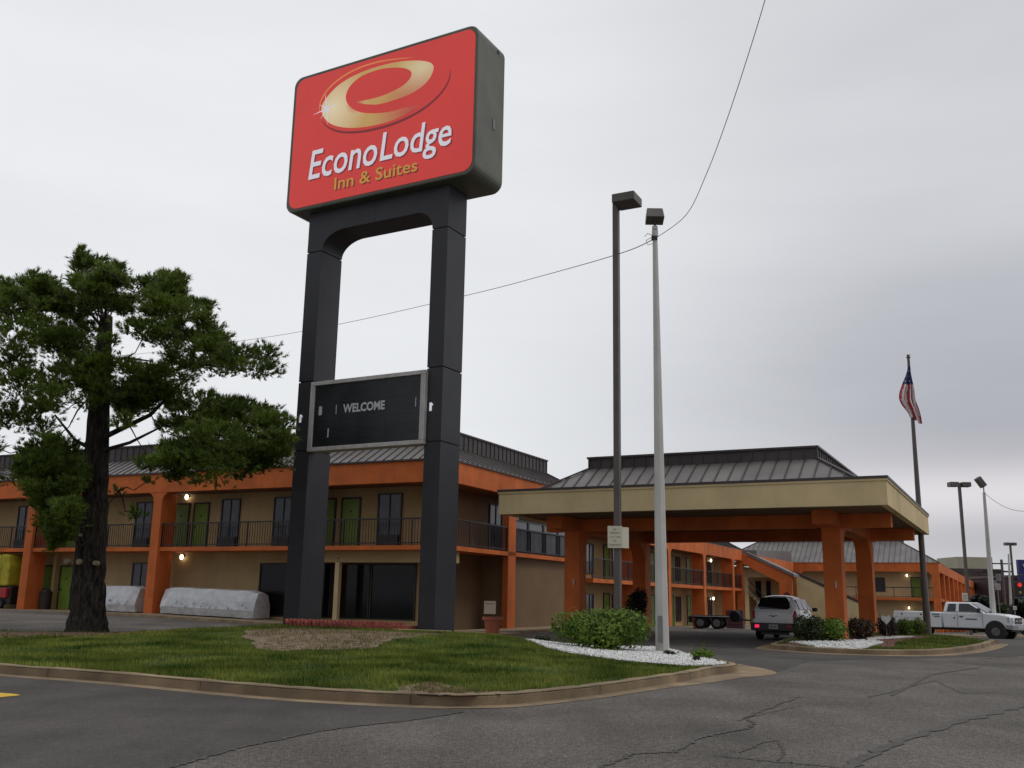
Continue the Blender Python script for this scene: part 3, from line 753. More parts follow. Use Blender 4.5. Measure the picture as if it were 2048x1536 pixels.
# walls
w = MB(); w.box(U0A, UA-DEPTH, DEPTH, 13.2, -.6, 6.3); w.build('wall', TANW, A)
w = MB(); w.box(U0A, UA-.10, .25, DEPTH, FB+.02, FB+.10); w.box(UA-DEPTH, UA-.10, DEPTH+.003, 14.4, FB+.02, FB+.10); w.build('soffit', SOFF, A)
def bracket(mb, c, sgn, z, r, f0, f1, n=6):
    P = [(c, z), (c, z-r)]
    for i in range(1, n): 
        t = i/n*math.pi/2; P.append((c+sgn*(r-r*math.cos(t)), z-r+r*math.sin(t)))
    P.append((c+sgn*r, z))
    mb.prism(P, f0, f1)
cols_u = [-.53+8.65*k for k in range(-5, 2)]+[UA-.53]
fa = MB(); fa.box(U0A, UA, -.02, .22, FB, FT); fa.box(UA-.22, UA, .22, LA, FB, FT)
for c in cols_u:
    f0 = lambda p: (p[0], 0.0, p[1]); f1 = lambda p: (p[0], .20, p[1])
    bracket(fa, c, -1, FB, .45, f0, f1)
    if c < UA-1: bracket(fa, c+.53, 1, FB, .45, f0, f1)
fa.build('fascia', ORANGE, A)
for c in cols_u:
    m_ = MB(); cu = c+.53 if c > 0 else c+.53
    m_.box(c, c+.53, 0, .95, -.4, FB-.0) ; m_.build('column', ORANGE, A)
for vv in (5.3,):
    m_ = MB(); m_.box(UA-.28, UA+.0, vv+.35, vv+1.1, -.4, FB); m_.build('column', ORANGE, A)
g_ = MB(); g_.box(U0A-.05, UA+.06, -.10, .04, FT, FT+.07); g_.box(UA-.04, UA+.06, .04, LA, FT, FT+.07); g_.build('gutter_trim', ROOFR, A)
hip_roof(U0A, UA+.02, -.04, LA, FT+.071, 1.6, 7.75, 8.42, A, sp=.44)
# balcony slab
sl = MB(); sl.box(U0A, UA, .10, DEPTH, SB, ST); sl.box(UA-DEPTH, UA, DEPTH, LA, SB, ST); slab = sl.build('balcony_slab', ORANGE, A)
bm_ = MB(); bm_.box(8.3, UA-.15, .55, DEPTH-.02, 2.66, SB-.003); bm_.box(4.85, 8.3, 1.25, DEPTH-.02, 2.66, SB-.003); bm_.build('lintel_beam', TANW, A)
edges = sorted(cols_u)
prev = U0A
for c in edges:
    if c-prev > 1: railing(A, (prev, .17), (c, .17), ST)
    prev = c+.53
railing(A, (UA-.08, .5), (UA-.08, 5.62), ST)
railing(A, (UA-.08, 6.45), (UA-.08, 14.5), ST)
# upper doors & windows (bay pattern) and ground floor
def d2(u0, u1): door(A, 'door', 'u', u0, u1, DEPTH, ST+.01, 5.42)
for off in (0, -8.65, -17.3):
    d2(-.68+off, .20+off) if off else d2(-.62, .26)
    d2(.66+off, 1.5+off); 
    window(A, 'u', 2.33+off, 3.46+off, DEPTH, ST+.02, 5.62, ac=True)
    window(A, 'u', 5.45+off, 6.6+off, DEPTH, ST+.02, 5.62, ac=True)
    if off:
        door(A, 'door', 'u', -.67+off, .2+off, DEPTH, .33, 2.45); door(A, 'door', 'u', .62+off, 1.45+off, DEPTH, .33, 2.45)
        pw = MB(); pw.box(.28+off, .46+off, DEPTH-.28, DEPTH, .3, SB); pw.build('downpipe_casing', TANW, A)
        window(A, 'u', 5.6+off, 6.75+off, DEPTH, .9, 2.66)
lamp(A, .18, DEPTH-.0, 5.76)
d2(8.05, 8.85); d2(9.28, 10.15); window(A, 'u', 11.13, 12.36, DEPTH, ST+.02, 5.62, ac=True)
lamp(A, .20, DEPTH, 2.92)
# shop front of the lobby
pw = MB(); pw.box(4.85, UA-DEPTH-.0, DEPTH-.12, DEPTH-.002, -.35, .31); pw.build('plinth', TANW, A)
for (a, b) in ((4.9, 6.9), (6.95, 8.9), (8.95, 10.9), (10.95, 13.2)):
    window(A, 'u', a, b, DEPTH-.001, .315, 2.64, glass=GLASS, mull=0)
pw = MB(); pw.box(9.72, 9.93, .55, .75, .1, 2.90); pw.build('post', TAN, A)
# side face (facing right)
us = UA-DEPTH
window(A, 'v', 1.75, 2.75, us+.021, .35, 2.45, out=1, glass=GLASS, mull=0)
pw = MB(); pw.box(us, us+.12, 2.9, 3.15, 0, SB); pw.build('pilaster', TANW, A)
door(A, 'door', 'v', 2.2, 3.1, us+.021, ST+.01, 5.4, out=1); window(A, 'v', 6.5, 7.8, us+.021, ST+.02, 5.6, out=1, ac=False); window(A, 'v', 8.6, 9.8, us+.021, ST+.02, 5.6, out=1)
gw = MB(); gw.box(us+.002, UA-.25, 5.9, 13.2, -.4, SB-.002); gw.build('lobby_wall', SHADEW, A)
sw = MB(); sw.box(us+.001, us+.02, DEPTH+.0, 5.88, -.4, SB-.002); sw.box(us+.001, us+.02, DEPTH, 14, ST+.002, FB+.01); sw.build('side_wall', SHADEW, A)
for k in range(4):
    a = 6.3+k*1.72
    window(A, 'v', a, a+1.7, UA-.20, ST+.03, ST+1.5, out=1, glass=GLASSU, mull=0)
# pavement
def slabstrip(parent):
    m_ = MB()
    for i in range(-46, 19, 2):
        a, b = i, min(i+1.985, 17.5)
        za, zb = swz(a), swz(b)
        m_.add([(a, -1.25, za), (b, -1.25, zb), (b, DEPTH+.2, zb+.005), (a, DEPTH+.2, za+.005), (a, -1.25, za-.5), (b, -1.25, zb-.5), (b, DEPTH+.2, zb-.5), (a, DEPTH+.2, za-.5)],
               [(0,1,2,3),(4,5,1,0),(5,6,2,1),(6,7,3,2),(7,4,0,3)])
    return m_
o = slabstrip(A).build('pavement', CONC); o.location = A.location; o.rotation_euler = A.rotation_euler; structure(o)
m_ = MB(); m_.box(UA-.4, UA+1.6, DEPTH+.21, 15, -.5, .0); o = m_.build('pavement', CONC); o.location = A.location; o.rotation_euler = A.rotation_euler; structure(o)
def AW(u, v, z=0):
    return Vector((P2.x+math.cos(yA)*u-math.sin(yA)*v, P2.y+math.sin(yA)*u+math.cos(yA)*v, z))

# ---- middle wing (B) behind the canopy
Bq = AW(UA, 16.0)
B = thing('motel_wing', 'long motel wing with orange columns and open walkways seen through the entrance canopy', 'building', (Bq.x, Bq.y, 0), yA)
# local: v along its length, u negative = inside. facade plane u=0
BL = 34.0; bSB, bST, bFB, bFT, bG = 2.20, 2.42, 4.72, 5.60, -.45
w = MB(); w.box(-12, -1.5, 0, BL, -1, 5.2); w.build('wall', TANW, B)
fa = MB(); fa.box(-.22, 0, 0, BL, bFB, bFT); fa.box(-12, -.22, BL-.2, BL, bFB, bFT); fa.box(-12, -.22, 0, .2, bFB, bFT)
bc = [6.9, 13.3, 21.9, 30.6]
for c in bc:
    f0 = lambda p: (-.20, p[0], p[1]); f1 = lambda p: (-.0, p[0], p[1])
    bracket(fa, c, -1, bFB, .45, f0, f1); bracket(fa, c+.53, 1, bFB, .45, f0, f1)
fa.build('fascia', ORANGE, B)
for c in bc: m_ = MB(); m_.box(-.95, -.0, c, c+.53, -1, bFB); m_.build('column', ORANGE, B)
m_ = MB(); m_.box(-1.5, -.05, 0, BL, bSB, bST); m_.build('balcony_slab', ORANGE, B)
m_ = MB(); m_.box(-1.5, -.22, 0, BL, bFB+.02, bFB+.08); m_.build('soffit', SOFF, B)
hip_roof(-12, .02, -.3, BL+.02, bFT, 1.5, 6.5, 7.0, B, sp=.5)
pc = 0
for c in bc+[BL]:
    railing(B, (-.1, pc), (-.1, c), bST, sp=.16); pc = c+.53
for k in range(8):
    v0 = 1.0+k*4.3
    if v0+3 > BL: break
    for (zz, hh) in ((bST+.01, 4.45), (bG+.02, 1.62)):
        door(B, 'door', 'v', v0, v0+.85, -1.5, zz, hh, out=1, mt=(GREEN if k % 2 else REDP if False else GREEN))
        window(B, 'v', v0+1.4, v0+2.6, -1.5, zz+.3, hh, out=1, glass=GLASSU)
BI = AW(UA-1.5, 16.0)
for (lx, ly) in ((1418, 1121), (1423, 1197), (1453, 1149)):
    lv, lz = onpl(lx, ly, BI, yA+R(90)); lamp(B, lv, -1.5, lz, out=1, ax='v')
m_ = MB(); m_.box(-1.6, 1.2, 0, BL, -1, bG); o = m_.build('pavement', CONC); o.location = B.location; o.rotation_euler = B.rotation_euler; structure(o)

# ---- covered stair at the end of the wing
Sq = AW(UA, 16+BL+.05)
ST_ = thing('covered_stair', 'sloping orange stair enclosure with arched opening behind the silver hatchback', 'stair', (Sq.x, Sq.y, 0), yA)
m_ = MB()
sp_ = [(0, 5.32), (4.05, 3.46), (4.05, 2.45), (0, 4.45)]
m_.prism([(0, 4.47), (0, 5.34), (4.05, 3.48), (4.05, -1), (3.0, -1), (3.0, 2.95)], lambda p: (p[0], 0, p[1]), lambda p: (p[0], .25, p[1]))
m_.box(-.53, 0, -.02, .5, -1, 5.3)
m_.build('sloping_fascia', ORANGE, ST_)
m_ = MB()
for (a, b) in (((.5, 5.16), (4.2, 3.46)),): 
    m_.prism([(.4, 5.18), (4.25, 3.42), (4.25, 3.62), (.4, 5.44)], lambda p: (p[0], -.12, p[1]), lambda p: (p[0], 2.2, p[1]))
m_.build('stair_roof', ROOFP, ST_)
m_ = MB(); m_.prism([(.5, 5.47), (4.25, 3.68), (4.25, 3.63), (.5, 5.42)], lambda p: (p[0], -.16, p[1]), lambda p: (p[0], -.125, p[1])); m_.build('gutter_trim', FRAMEW, ST_)
m_ = MB(); m_.box(0, 3.6, 2.0, 2.2, -1, 3.4); m_.build('back_wall', TANW, ST_)
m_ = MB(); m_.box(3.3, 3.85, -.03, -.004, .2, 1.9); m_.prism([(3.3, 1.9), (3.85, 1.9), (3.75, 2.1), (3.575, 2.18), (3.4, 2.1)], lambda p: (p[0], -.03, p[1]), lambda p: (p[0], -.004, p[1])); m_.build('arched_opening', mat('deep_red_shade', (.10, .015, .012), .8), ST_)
m_ = MB()
for i in range(12): m_.box(.3+i*.22, .3+i*.22+.24, .3, 1.8, 2.2-i*.24-.24, 2.2-i*.24)
m_.build('stair_flight', CONC, ST_)
m_ = MB(); m_.bar((.3, .3, 3.2), (3.0, .3, .4), .06); m_.bar((.3, .3, 2.6), (3.0, .3, -.2), .06); m_.build('handrail', BLACKM, ST_)
for (a, b) in ((.6, 1.1), (1.5, 1.9)): window(ST_, 'u', a, b, 1.99, 1.6, 3.1, glass=GLASS, mull=0)

# ---- far wing (C)
Cq = aty(1876, 1125, 105)
C_ = thing('motel_far_wing', 'far motel wing with orange fascia and grey hipped roof behind the white utility truck', 'building', (Cq.x, Cq.y, 0), yA)
cFB, cFT, cSB, cST, cG = 4.80, 5.76, 1.78, 2.08, -.95
w = MB(); w.box(-23, -1.8, 1.8, 14, -2, 5.2); w.build('wall', TAN, C_)
fa = MB(); fa.box(-15, 0, 0, .25, cFB, cFT)
cc_ = [-15, -.7]
f0 = lambda p: (p[0], 0, p[1]); f1 = lambda p: (p[0], .22, p[1])
bracket(fa, -14.3, 1, cFB, .6, f0, f1); bracket(fa, -.7, -1, cFB, .6, f0, f1)
fa.build('fascia', ORANGE, C_)
for c in cc_: m_ = MB(); m_.box(c, c+.7, 0, .9, -2, cFB); m_.build('column', ORANGE, C_)
m_ = MB(); m_.box(-14.5, -.4, .15, 1.8, cSB, cST); m_.build('balcony_slab', ORANGE, C_)
m_ = MB(); m_.bar((-14.3, .2, cST+1.05), (-.7, .2, cST+1.05), .07, .09); m_.bar((-14.3, .2, cST+.1), (-.7, .2, cST+.1), .05, .05)
for k in range(8): m_.bar((-14.3+k*1.94, .2, cST), (-14.3+k*1.94, .2, cST+1.05), .07)
m_.build('railing', BLACKM, C_)
hip_roof(-24, .1, -.1, 14, cFT, 4.2, 8.3, 8.9, C_, sp=.55)
lamp(C_, -3.3, 1.7, 4.45); lamp(C_, -3.3, 1.7, 1.0)
door(C_, 'door', 'u', -2.9, -2.0, 1.8, cST, 4.2); window(C_, 'u', -7, -5.6, 1.8, cST+.6, 4.2)
# cream stair parapet in front of it
m_ = MB(); m_.prism([(-14.2, 4.3), (-9.6, 2.2), (-6.2, .6), (-6.2, -2), (-14.2, -2)], lambda p: (p[0], -3.0, p[1]), lambda p: (p[0], -2.8, p[1])); m_.build('stair_parapet', TAN, C_)
m_ = MB(); m_.prism([(-14.2, 4.31), (-6.1, .57), (-6.1, .87), (-14.2, 4.65)], lambda p: (p[0], -3.05, p[1]), lambda p: (p[0], -2.75, p[1])); m_.build('parapet_coping', ROOFR, C_)
# left side arm coming nearer
la = aty(1526, 1116, 88)
ld = Vector((la.x-Cq.x, la.y-Cq.y)); 
# side wing receding to the right, following the falling ground
e = aty(1983, 1183, 165); Ls = math.hypot(e.x-Cq.x, e.y-Cq.y); yC2 = math.atan2(e.y-Cq.y, e.x-Cq.x)
D_ = thing('motel_rear_wing', 'receding motel wing of repeated orange columns at the right behind the street lamps', 'building', (Cq.x, Cq.y, 0), yC2)
drop = (5.76-e.z)/Ls
tfd = lambda p: Vector((p.x, p.y, p.z-drop*p.x))
m_ = MB(tfd); m_.box(0.05, Ls, 0, .25, cFB, cFT); m_.build('fascia', ORANGE, D_)
m_ = MB(tfd); m_.box(3.2, Ls, 1.6, 10, -3, 5.2); m_.build('wall', TANW, D_)
m_ = MB(tfd); m_.box(1.2, Ls, .1, 1.6, cSB, cST); m_.build('balcony_slab', ORANGE, D_)
k = 4.4
while k < Ls:
    m_ = MB(tfd); m_.box(k, k+.6, 0.01, .9, -3, cFB); m_.build('column', ORANGE, D_); k += 4.4
m_ = MB(tfd); m_.prism([(Ls, cFB), (Ls, cFT), (Ls+7, cFT-2.6), (Ls+7, cFB-2.6)], lambda p: (p[0], 0, p[1]), lambda p: (p[0], .25, p[1])); m_.build('sloping_fascia', ORANGE, D_)
# arm on the left between the stair and far wing: fascia curving nearer
e2 = aty(1518, 1112, 84); L2 = math.hypot(e2.x-(Cq.x-13.4), e2.y-(Cq.y+6.7)); c0 = Vector((Cq.x-math.cos(-yA)*15, Cq.y+math.sin(-yA)*15))
ang = math.atan2(e2.y-c0.y, e2.x-c0.x); L2 = math.hypot(e2.x-c0.x, e2.y-c0.y)
E_ = thing('motel_link_wing', 'short orange-fasciaed link roof joining stair and far wing', 'building', (c0.x, c0.y, 0), ang)
slp = (e2.z-cFT)/L2; tfe = lambda p: Vector((p.x, p.y, p.z+slp*p.x))
m_ = MB(tfe); m_.box(0, L2, -.25, 0, cFB, cFT); m_.build('fascia', ORANGE, E_)
m_ = MB(tfe); m_.prism([(0, cFT), (L2, cFT), (L2, cFT+.5), (0, cFT+1.2)], lambda p: (p[0], -.2, p[1]-.0), lambda p: (p[0], -3.5, p[1])); m_.build('roof', ROOFP, E_)
m_ = MB(tfe); m_.box(0, L2, -6, -1.8, -3, 4.9); m_.build('wall', TANW, E_)

# ------------------------------------------------------------------ entrance canopy
yC = R(-27.5); Cn = aty(1775.8, 1009.4, 29)
CP = thing('entrance_canopy', 'drive-through entrance canopy with beige fascia, orange columns and brown metal roof', 'canopy', (Cn.x, Cn.y, 0), yC)
CU, CV = -13.1, 14.05; CB, CT = 4.235, 5.06
def CW(u, v, z=0): return Vector((Cn.x+math.cos(yC)*u-math.sin(yC)*v, Cn.y+math.sin(yC)*u+math.cos(yC)*v, z))
m_ = MB(); t = .22
m_.box(CU, 0, 0, t, CB, CT-.03); m_.box(CU, 0, CV-t, CV, CB, CT-.03); m_.box(CU, CU+t, t, CV-t, CB, CT-.03); m_.box(-t, 0, t, CV-t, CB, CT-.03)
m_.build('fascia', TAN, CP)
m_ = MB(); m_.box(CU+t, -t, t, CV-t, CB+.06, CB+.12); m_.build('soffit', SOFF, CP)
m_ = MB(); m_.box(CU-.05, .05, -.05, CV+.05, CT-.03, CT+.05); m_.build('flashing', ROOFR, CP)
m_ = MB()
for (a, b, c, d) in ((CU-.03, .03, -.03, -.004), (CU-.03, .03, CV+.004, CV+.03)): m_.box(a, b, c, d, CT-.10, CT-.032)
for (a, b) in ((CU-.03, CU-.004), (.004, .03)): m_.box(a, b, -.002, CV+.002, CT-.10, CT-.032)
m_.build('fascia_trim', TAN, CP)
hip_roof(-12.1, -.92, .95, 13.1, CT+.051, 1.5, 6.05, 6.42, CP, sp=.46)
colu = (-12.05, -2.55); colv = (3.4, 10.75)
for cu_ in colu:
    m_ = MB(); m_.box(cu_, cu_+.62, 1.8, 12.3, CB-.38, CB+.058); m_.build('beam', ORANGE, CP)
for cv_ in colv:
    m_ = MB(); m_.box(-12.85, -.33, cv_+.08, cv_+.55, CB-.40, CB+.054); m_.build('beam', ORANGE, CP)
for cu_ in colu:
    for cv_ in colv:
        m_ = MB(); m_.box(cu_+.01, cu_+.61, cv_, cv_+.66, -.3, CB-.381)
        sg = 1 if cv_ == colv[0] else -1; base = cv_+.66 if sg == 1 else cv_
        r = 1.0; zt = CB-.381; P = [(base, zt), (base, zt-r)]
        for i in range(1, 7):
            tt = i/6*math.pi/2; P.append((base+sg*(r-r*math.cos(tt)), zt-r+r*math.sin(tt)))
        m_.prism(P, lambda p: (cu_+.03, p[0], p[1]), lambda p: (cu_+.59, p[0], p[1]))
        cobj = m_.build('column', ORANGE, CP)
        if cv_ == colv[0]:
            q = MB(); q.box(cu_+.38, cu_+.42, cv_-.05, cv_-.002, 1.85, 2.05); q.build('column_reflector', LETW, cobj)
for (u, v) in ((-7.3, 5.4), (-4.4, 8.2), (-9.5, 8.5)):
    m_ = MB(); m_.box(u-.3, u+.3, v-.3, v+.3, CB-.02, CB+.058); m_.build('ceiling_light', GREYM, CP)

# ------------------------------------------------------------------ poles, lamps, wires
dpx, dpy = aty(1236, 1225, 28)[:2]; dtop = aty(1238, 405, 28).z
dp = thing('parking_lamp', 'tall square brown lamp post with one flat box lamp, standing behind the big shrub', 'street lamp', (dpx, dpy, 0), R(-27))
m_ = MB(); m_.box(-.085, .085, -.085, .085, 0, dtop); m_.build('pole', BROWNP, dp)
m_ = MB(); m_.box(.087, .17, -.06, .06, dtop-.22, dtop-.12); m_.build('lamp_arm', BROWNP, dp)
m_ = MB(); m_.box(.09, .80, -.62, .12, dtop-.26, dtop+.02); m_.build('lamp_head', HEADM, dp, bevel=.03)
# its small notices
def notice(label, loc, rz, w, h, lines, name='parking_notice', cat='sign', group=None):
    t = thing(name, label, cat, loc, rz, group)
    m_ = MB(); m_.box(-w/2, w/2, -.02, 0, 0, h); m_.build('panel', PANEL, t)
    m_ = MB(); 
    for (txt, zf, wf, cap) in lines:
        vs, fs = text_mesh(txt, .005); a = min(v.x for v in vs); b = max(v.x for v in vs); ww = w*wf
        m_.add([(-ww/2+(v.x-a)/(b-a)*ww, -.024, h*zf+v.y*cap/.7) for v in vs], fs)
    if lines: m_.build('lettering', PRINT, t, fix=False)
    return t
q = aty(1232, 1096, 27.85); q2 = aty(1232, 1052, 27.85)
notice('cream no parking notice fixed to the front of the brown lamp post', (q.x-.03, q.y, q.z), R(-4), .41, q2.z-q.z,
       [('NO', .80, .22, .05), ('PARKING', .64, .66, .05), ('ANY TIME', .47, .80, .035), ('NO', .28, .22, .05), ('OVERNIGHT', .10, .86, .05)])
q = aty(1250, 1096, 27.95)
notice('blank cream notice turned edge-on to the right side of the brown lamp post', (q.x-.02, q.y+.05, q.z), R(38), .34, q2.z-q.z-.02, [])
# white leaning pole
wb = ong(1325, 1302, .17); wt = aty(1310, 470, 24.3)
wp = thing('utility_pole', 'leaning tapered white painted pole with a grey floodlight, rising from the white gravel', 'utility pole', (wb.x, wb.y, 0))
tv = Vector((wt.x-wb.x, wt.y-wb.y, wt.z))
m_ = MB(); n = 14; m_.tube([tv*(i/n)+Vector((0, 0, .1*(1-i/n))) for i in range(n+1)], [.165-.10*(i/n) for i in range(n+1)], 8); m_.build('pole', WPOLE, wp)
m_ = MB(); m_.box(-.13, -.02, -.195, -.145, .38, .98); m_.build('access_cover', GREYM, wp)
tp = tv
m_ = MB(); m_.tube([tp+Vector((0, 0, -.05)), tp+Vector((0, 0, .12))], .085, 8); m_.tube([tp+Vector((0, 0, .15)), tp+Vector((0, 0, .24))], .075, 8); m_.build('pole_cap', FRAMEW, wp)
m_ = MB(); m_.tube([tp+Vector((0, 0, .2)), tp+Vector((0, 0, .38))], .035, 8); m_.tube([tp+Vector((0, 0, .36)), tp+Vector((.0, -.06, .62))], .03, 8)
m_.tube([tp+Vector((-.06, 0, -.05)), tp+Vector((-.25, -.05, -.18)), tp+Vector((-.2, -.05, -.3)), tp+Vector((0, 0, -.22))], .008, 5)
m_.tube([tp+Vector((-.06, 0, -.02)), tp+Vector((-.2, -.03, .03)), tp+Vector((-.28, -.04, -.07))], .008, 5)
m_.box(tp.x-.10, tp.x+.05, tp.y-.09, tp.y+.0, tp.z-.16, tp.z-.05); m_.build('wire_bracket', BLACKM, wp)
fl = MB(lambda p: (Matrix.Rotation(R(-22), 3, 'X') @ p)+tp+Vector((0, -.02, .55)))
fl.add([(-.24,-.1,-.14),(.24,-.1,-.14),(.24,.24,-.14),(-.24,.24,-.14),(-.21,-.1,.17),(.21,-.1,.17),(.21,.18,.17),(-.21,.18,.17)], [(0,3,2,1),(4,5,6,7),(0,1,5,4),(1,2,6,5),(2,3,7,6),(3,0,4,7)])
fl.build('floodlight', HEADM, wp, bevel=.02)
# wires
def wire(a, b, sag, r, name, label, n=24):
    P = []
    for i in range(n+1):
        t = i/n; q = a.lerp(b, t); q.z -= sag*4*t*(1-t); P.append(q)
    m_ = MB(); m_.tube(P, r, 5); return tag(m_.build(name, BLACKM), label, 'wire')
wtop = Vector((wb.x, wb.y, 0))+tp+Vector((0, 0, -.1))
def spline3(P, n=6):
    Q = []
    for i in range(len(P)-1):
        p0 = P[max(i-1, 0)]; p1 = P[i]; p2 = P[i+1]; p3 = P[min(i+2, len(P)-1)]
        for k in range(n):
            t = k/n; Q.append(.5*((2*p1)+(-p0+p2)*t+(2*p0-5*p1+4*p2-p3)*t*t+(-p0+3*p1-3*p2+p3)*t**3))
    Q.append(P[-1]); return Q
m_ = MB(); m_.tube(spline3([wtop]+[aty(*p) for p in ((1240, 507, 28), (1090, 550, 35), (940, 589, 42), (680, 648, 53), (480, 682, 63), (200, 716, 77), (-100, 740, 92))]), .014, 5)
tag(m_.build('overhead_wire', GREYM), 'thin overhead wire running left from the white pole behind the tall sign', 'wire')
# wire to the top right, toward the viewer side
pts = [(1322, 476, 24.4), (1372, 430, 23.0), (1412, 350, 21.4), (1450, 250, 19.9), (1490, 130, 18.5), (1530, 0, 17.3), (1560, -110, 16.4)]
P = [wtop] + [aty(*p) for p in pts[1:]]
m_ = MB(); Q3 = []
for i in range(len(P)-1):
    p0 = P[max(i-1, 0)]; p1 = P[i]; p2 = P[i+1]; p3 = P[min(i+2, len(P)-1)]
    for k in range(6):
        t = k/6; Q3.append(.5*((2*p1)+(-p0+p2)*t+(2*p0-5*p1+4*p2-p3)*t*t+(-p0+3*p1-3*p2+p3)*t**3))
Q3.append(P[-1]); m_.tube(Q3, .009, 5); tag(m_.build('overhead_wire', GREYM), 'twisted grey service wire climbing from the white pole to the top of the sky', 'wire')

# flagpole and flag
fb_ = ong(1856, 1272, .12); Yf = fb_.y; 
ft_ = aty(1829, 716, Yf)
fp = thing('flagpole', 'slim dark flagpole with a ball finial at the far end of the right-hand island', 'flagpole', (fb_.x, fb_.y, 0))
hd = ft_.z
m_ = MB(); m_.tube([(0, 0, -.1), (0, 0, 2), (0, 0, hd)], [.15, .13, .055], 10); m_.tube([(0, 0, hd), (0, 0, hd+.05)], .09, 8); m_.build('pole', BROWNP, fp, smooth=False)
m_ = MB()
import itertools
m_.tube([(0, 0, hd+.06), (0, 0, hd+.1), (0, 0, hd+.16), (0, 0, hd+.2)], [.03, .08, .08, .02], 8); m_.build('finial', CHROME, fp, smooth=True)
# drooping flag: folded cloth built as a pleated surface
FLs = MB(); nu, nv = 22, 40; Htop = hd-.35; Hlen = 2.25
vs = []
for j in range(nv+1):
    s = j/nv
    wd = .07+.33*S(s*1.6) - .12*S((s-.75)/.25)
    cx_ = -.05 - .17*S(s*1.5) + .30*S((s-.62)/.38)
    for i in range(nu+1):
        t = i/nu; x = cx_+(t-.5)*wd*1.6; y = -.12+.085*math.sin(t*15+s*2.2)*S(s*2+.2)
        z = Htop-Hlen*s - .32*(t)*S((s-.6)/.4)
        vs.append((x, y, z))
fs = []
FLs.add(vs, [])
for j in range(nv):
    for i in range(nu):
        a = j*(nu+1)+i; FLs.f.append((a, a+1, a+nu+2, a+nu+1)); s = j/nv; t = i/nu
        if s < .37: mi = 0 if ((i+j) % 5 or j % 4) else 1
        else: mi = 2 if int((t*1.0+s*.25)*8) % 2 else 1
        FLs.m.append(mi)
flag = FLs.build('flag', [mat('flag_blue', (.035, .04, .15), .8), mat('flag_white', (.75, .68, .68), .8), mat('flag_red', (.45, .06, .08), .8)], smooth=True, fix=False)
flag.location = (fb_.x, fb_.y, 0); tag(flag, 'limp red and white striped flag with blue starred corner, hanging from the flagpole', 'flag')

def tlamp(px, ytop, Y, base_z, label, wpx=46, mt=BROWNP, group='twin-head parking lamps', rz=0):
    p = aty(px, ytop, Y); t = thing('parking_lamp', label, 'street lamp', (p.x, p.y, base_z), rz, group); h = p.z-base_z
    w = wpx/FPX*Y/2
    m_ = MB(); m_.box(-.09, .09, -.09, .09, 0, h); m_.build('pole', mt, t)
    m_ = MB(); m_.box(-w, -.12, -.3, .3, h-.28, h+.05); m_.build('lamp_head', HEADM, t, bevel=.03)
    m_ = MB(); m_.box(.12, w, -.3, .3, h-.28, h+.05); m_.build('lamp_head', HEADM, t, bevel=.03)
    m_ = MB(); m_.box(-.12, .12, -.05, .05, h-.2, h-.05); m_.build('lamp_arm', mt, t); return t
tlamp(1918, 966, 70, gz(25, 70), 'brown lamp post with twin flat heads, in front of the receding orange wing', 42)
tlamp(2020, 1086, 112, gz(50, 112)-.3, 'far brown lamp post with twin heads beside the blue sign', 22)
def whitepole(px, ytop, pxb, Y, label, head=True, r=.16, hs=1.0):
    bz = gz(30, Y); t0 = aty(px, ytop, Y); b0 = aty(pxb, 1236, Y); t = thing('utility_pole', label, 'utility pole', (b0.x, b0.y, bz), 0, 'white poles at the right')
    dv = Vector((t0.x-b0.x, 0, t0.z-bz))
    m_ = MB(); m_.tube([dv*(i/8) for i in range(9)], [r-r*.55*i/8 for i in range(9)], 8); m_.build('pole', WPOLE, t)
    if head:
        m_ = MB(); m_.tube([dv, dv+Vector((0, 0, .5*hs))], .05*hs, 6); m_.build('lamp_arm', BLACKM, t)
        m_ = MB(lambda p: Matrix.Rotation(R(-35), 3, 'Y') @ (p*hs)+dv+Vector((-.25*hs, 0, .95*hs))); m_.box(-.25, .25, -.3, .3, -.5, .5); m_.build('floodlight', HEADM, t, bevel=.03)
    return t, Vector((b0.x, b0.y, bz))+dv
t1, w1 = whitepole(1968, 985, 1987, 56, 'nearer of the two white poles at the right edge, carrying a tilted floodlight', r=.18, hs=.62)
t2, w2 = whitepole(2017, 1108, 2022, 105, 'farther thin white pole at the right edge beside the traffic light', head=False, r=.19)
we = aty(2090, 1012, 50)
wire(w1, we, .6, .012, 'overhead_wire', 'faint wire running right from the nearer white floodlight pole')
# wooden power pole with crossarms behind
pp = aty(2004, 1135, 125); pt_ = thing('power_pole', 'dark wooden power pole with crossarms and transformers in the far right', 'power pole', (pp.x, pp.y, gz(60, 125)))
h = pp.z-gz(60, 125); m_ = MB(); m_.tube([(0, 0, 0), (0, 0, h+1)], .16, 6); m_.tube([(-1.6, 0, 0), (-1.6, 0, h-.6)], .14, 6); m_.build('pole', BROWNP, pt_)
m_ = MB(); m_.box(-2.6, 1.1, -.08, .08, h-.6, h-.4); m_.box(-1.7, 1.2, -.08, .08, h+.4, h+.55); 
m_.build('crossarm', BLACKM, pt_)
m_ = MB(); m_.tube([(-.55, 0, h-1.7), (-.55, 0, h-.8)], .28, 8); m_.tube([(-1.1, 0, h-2.4), (-1.1, 0, h-1.6)], .28, 8); m_.build('transformer', GREYM, pt_)

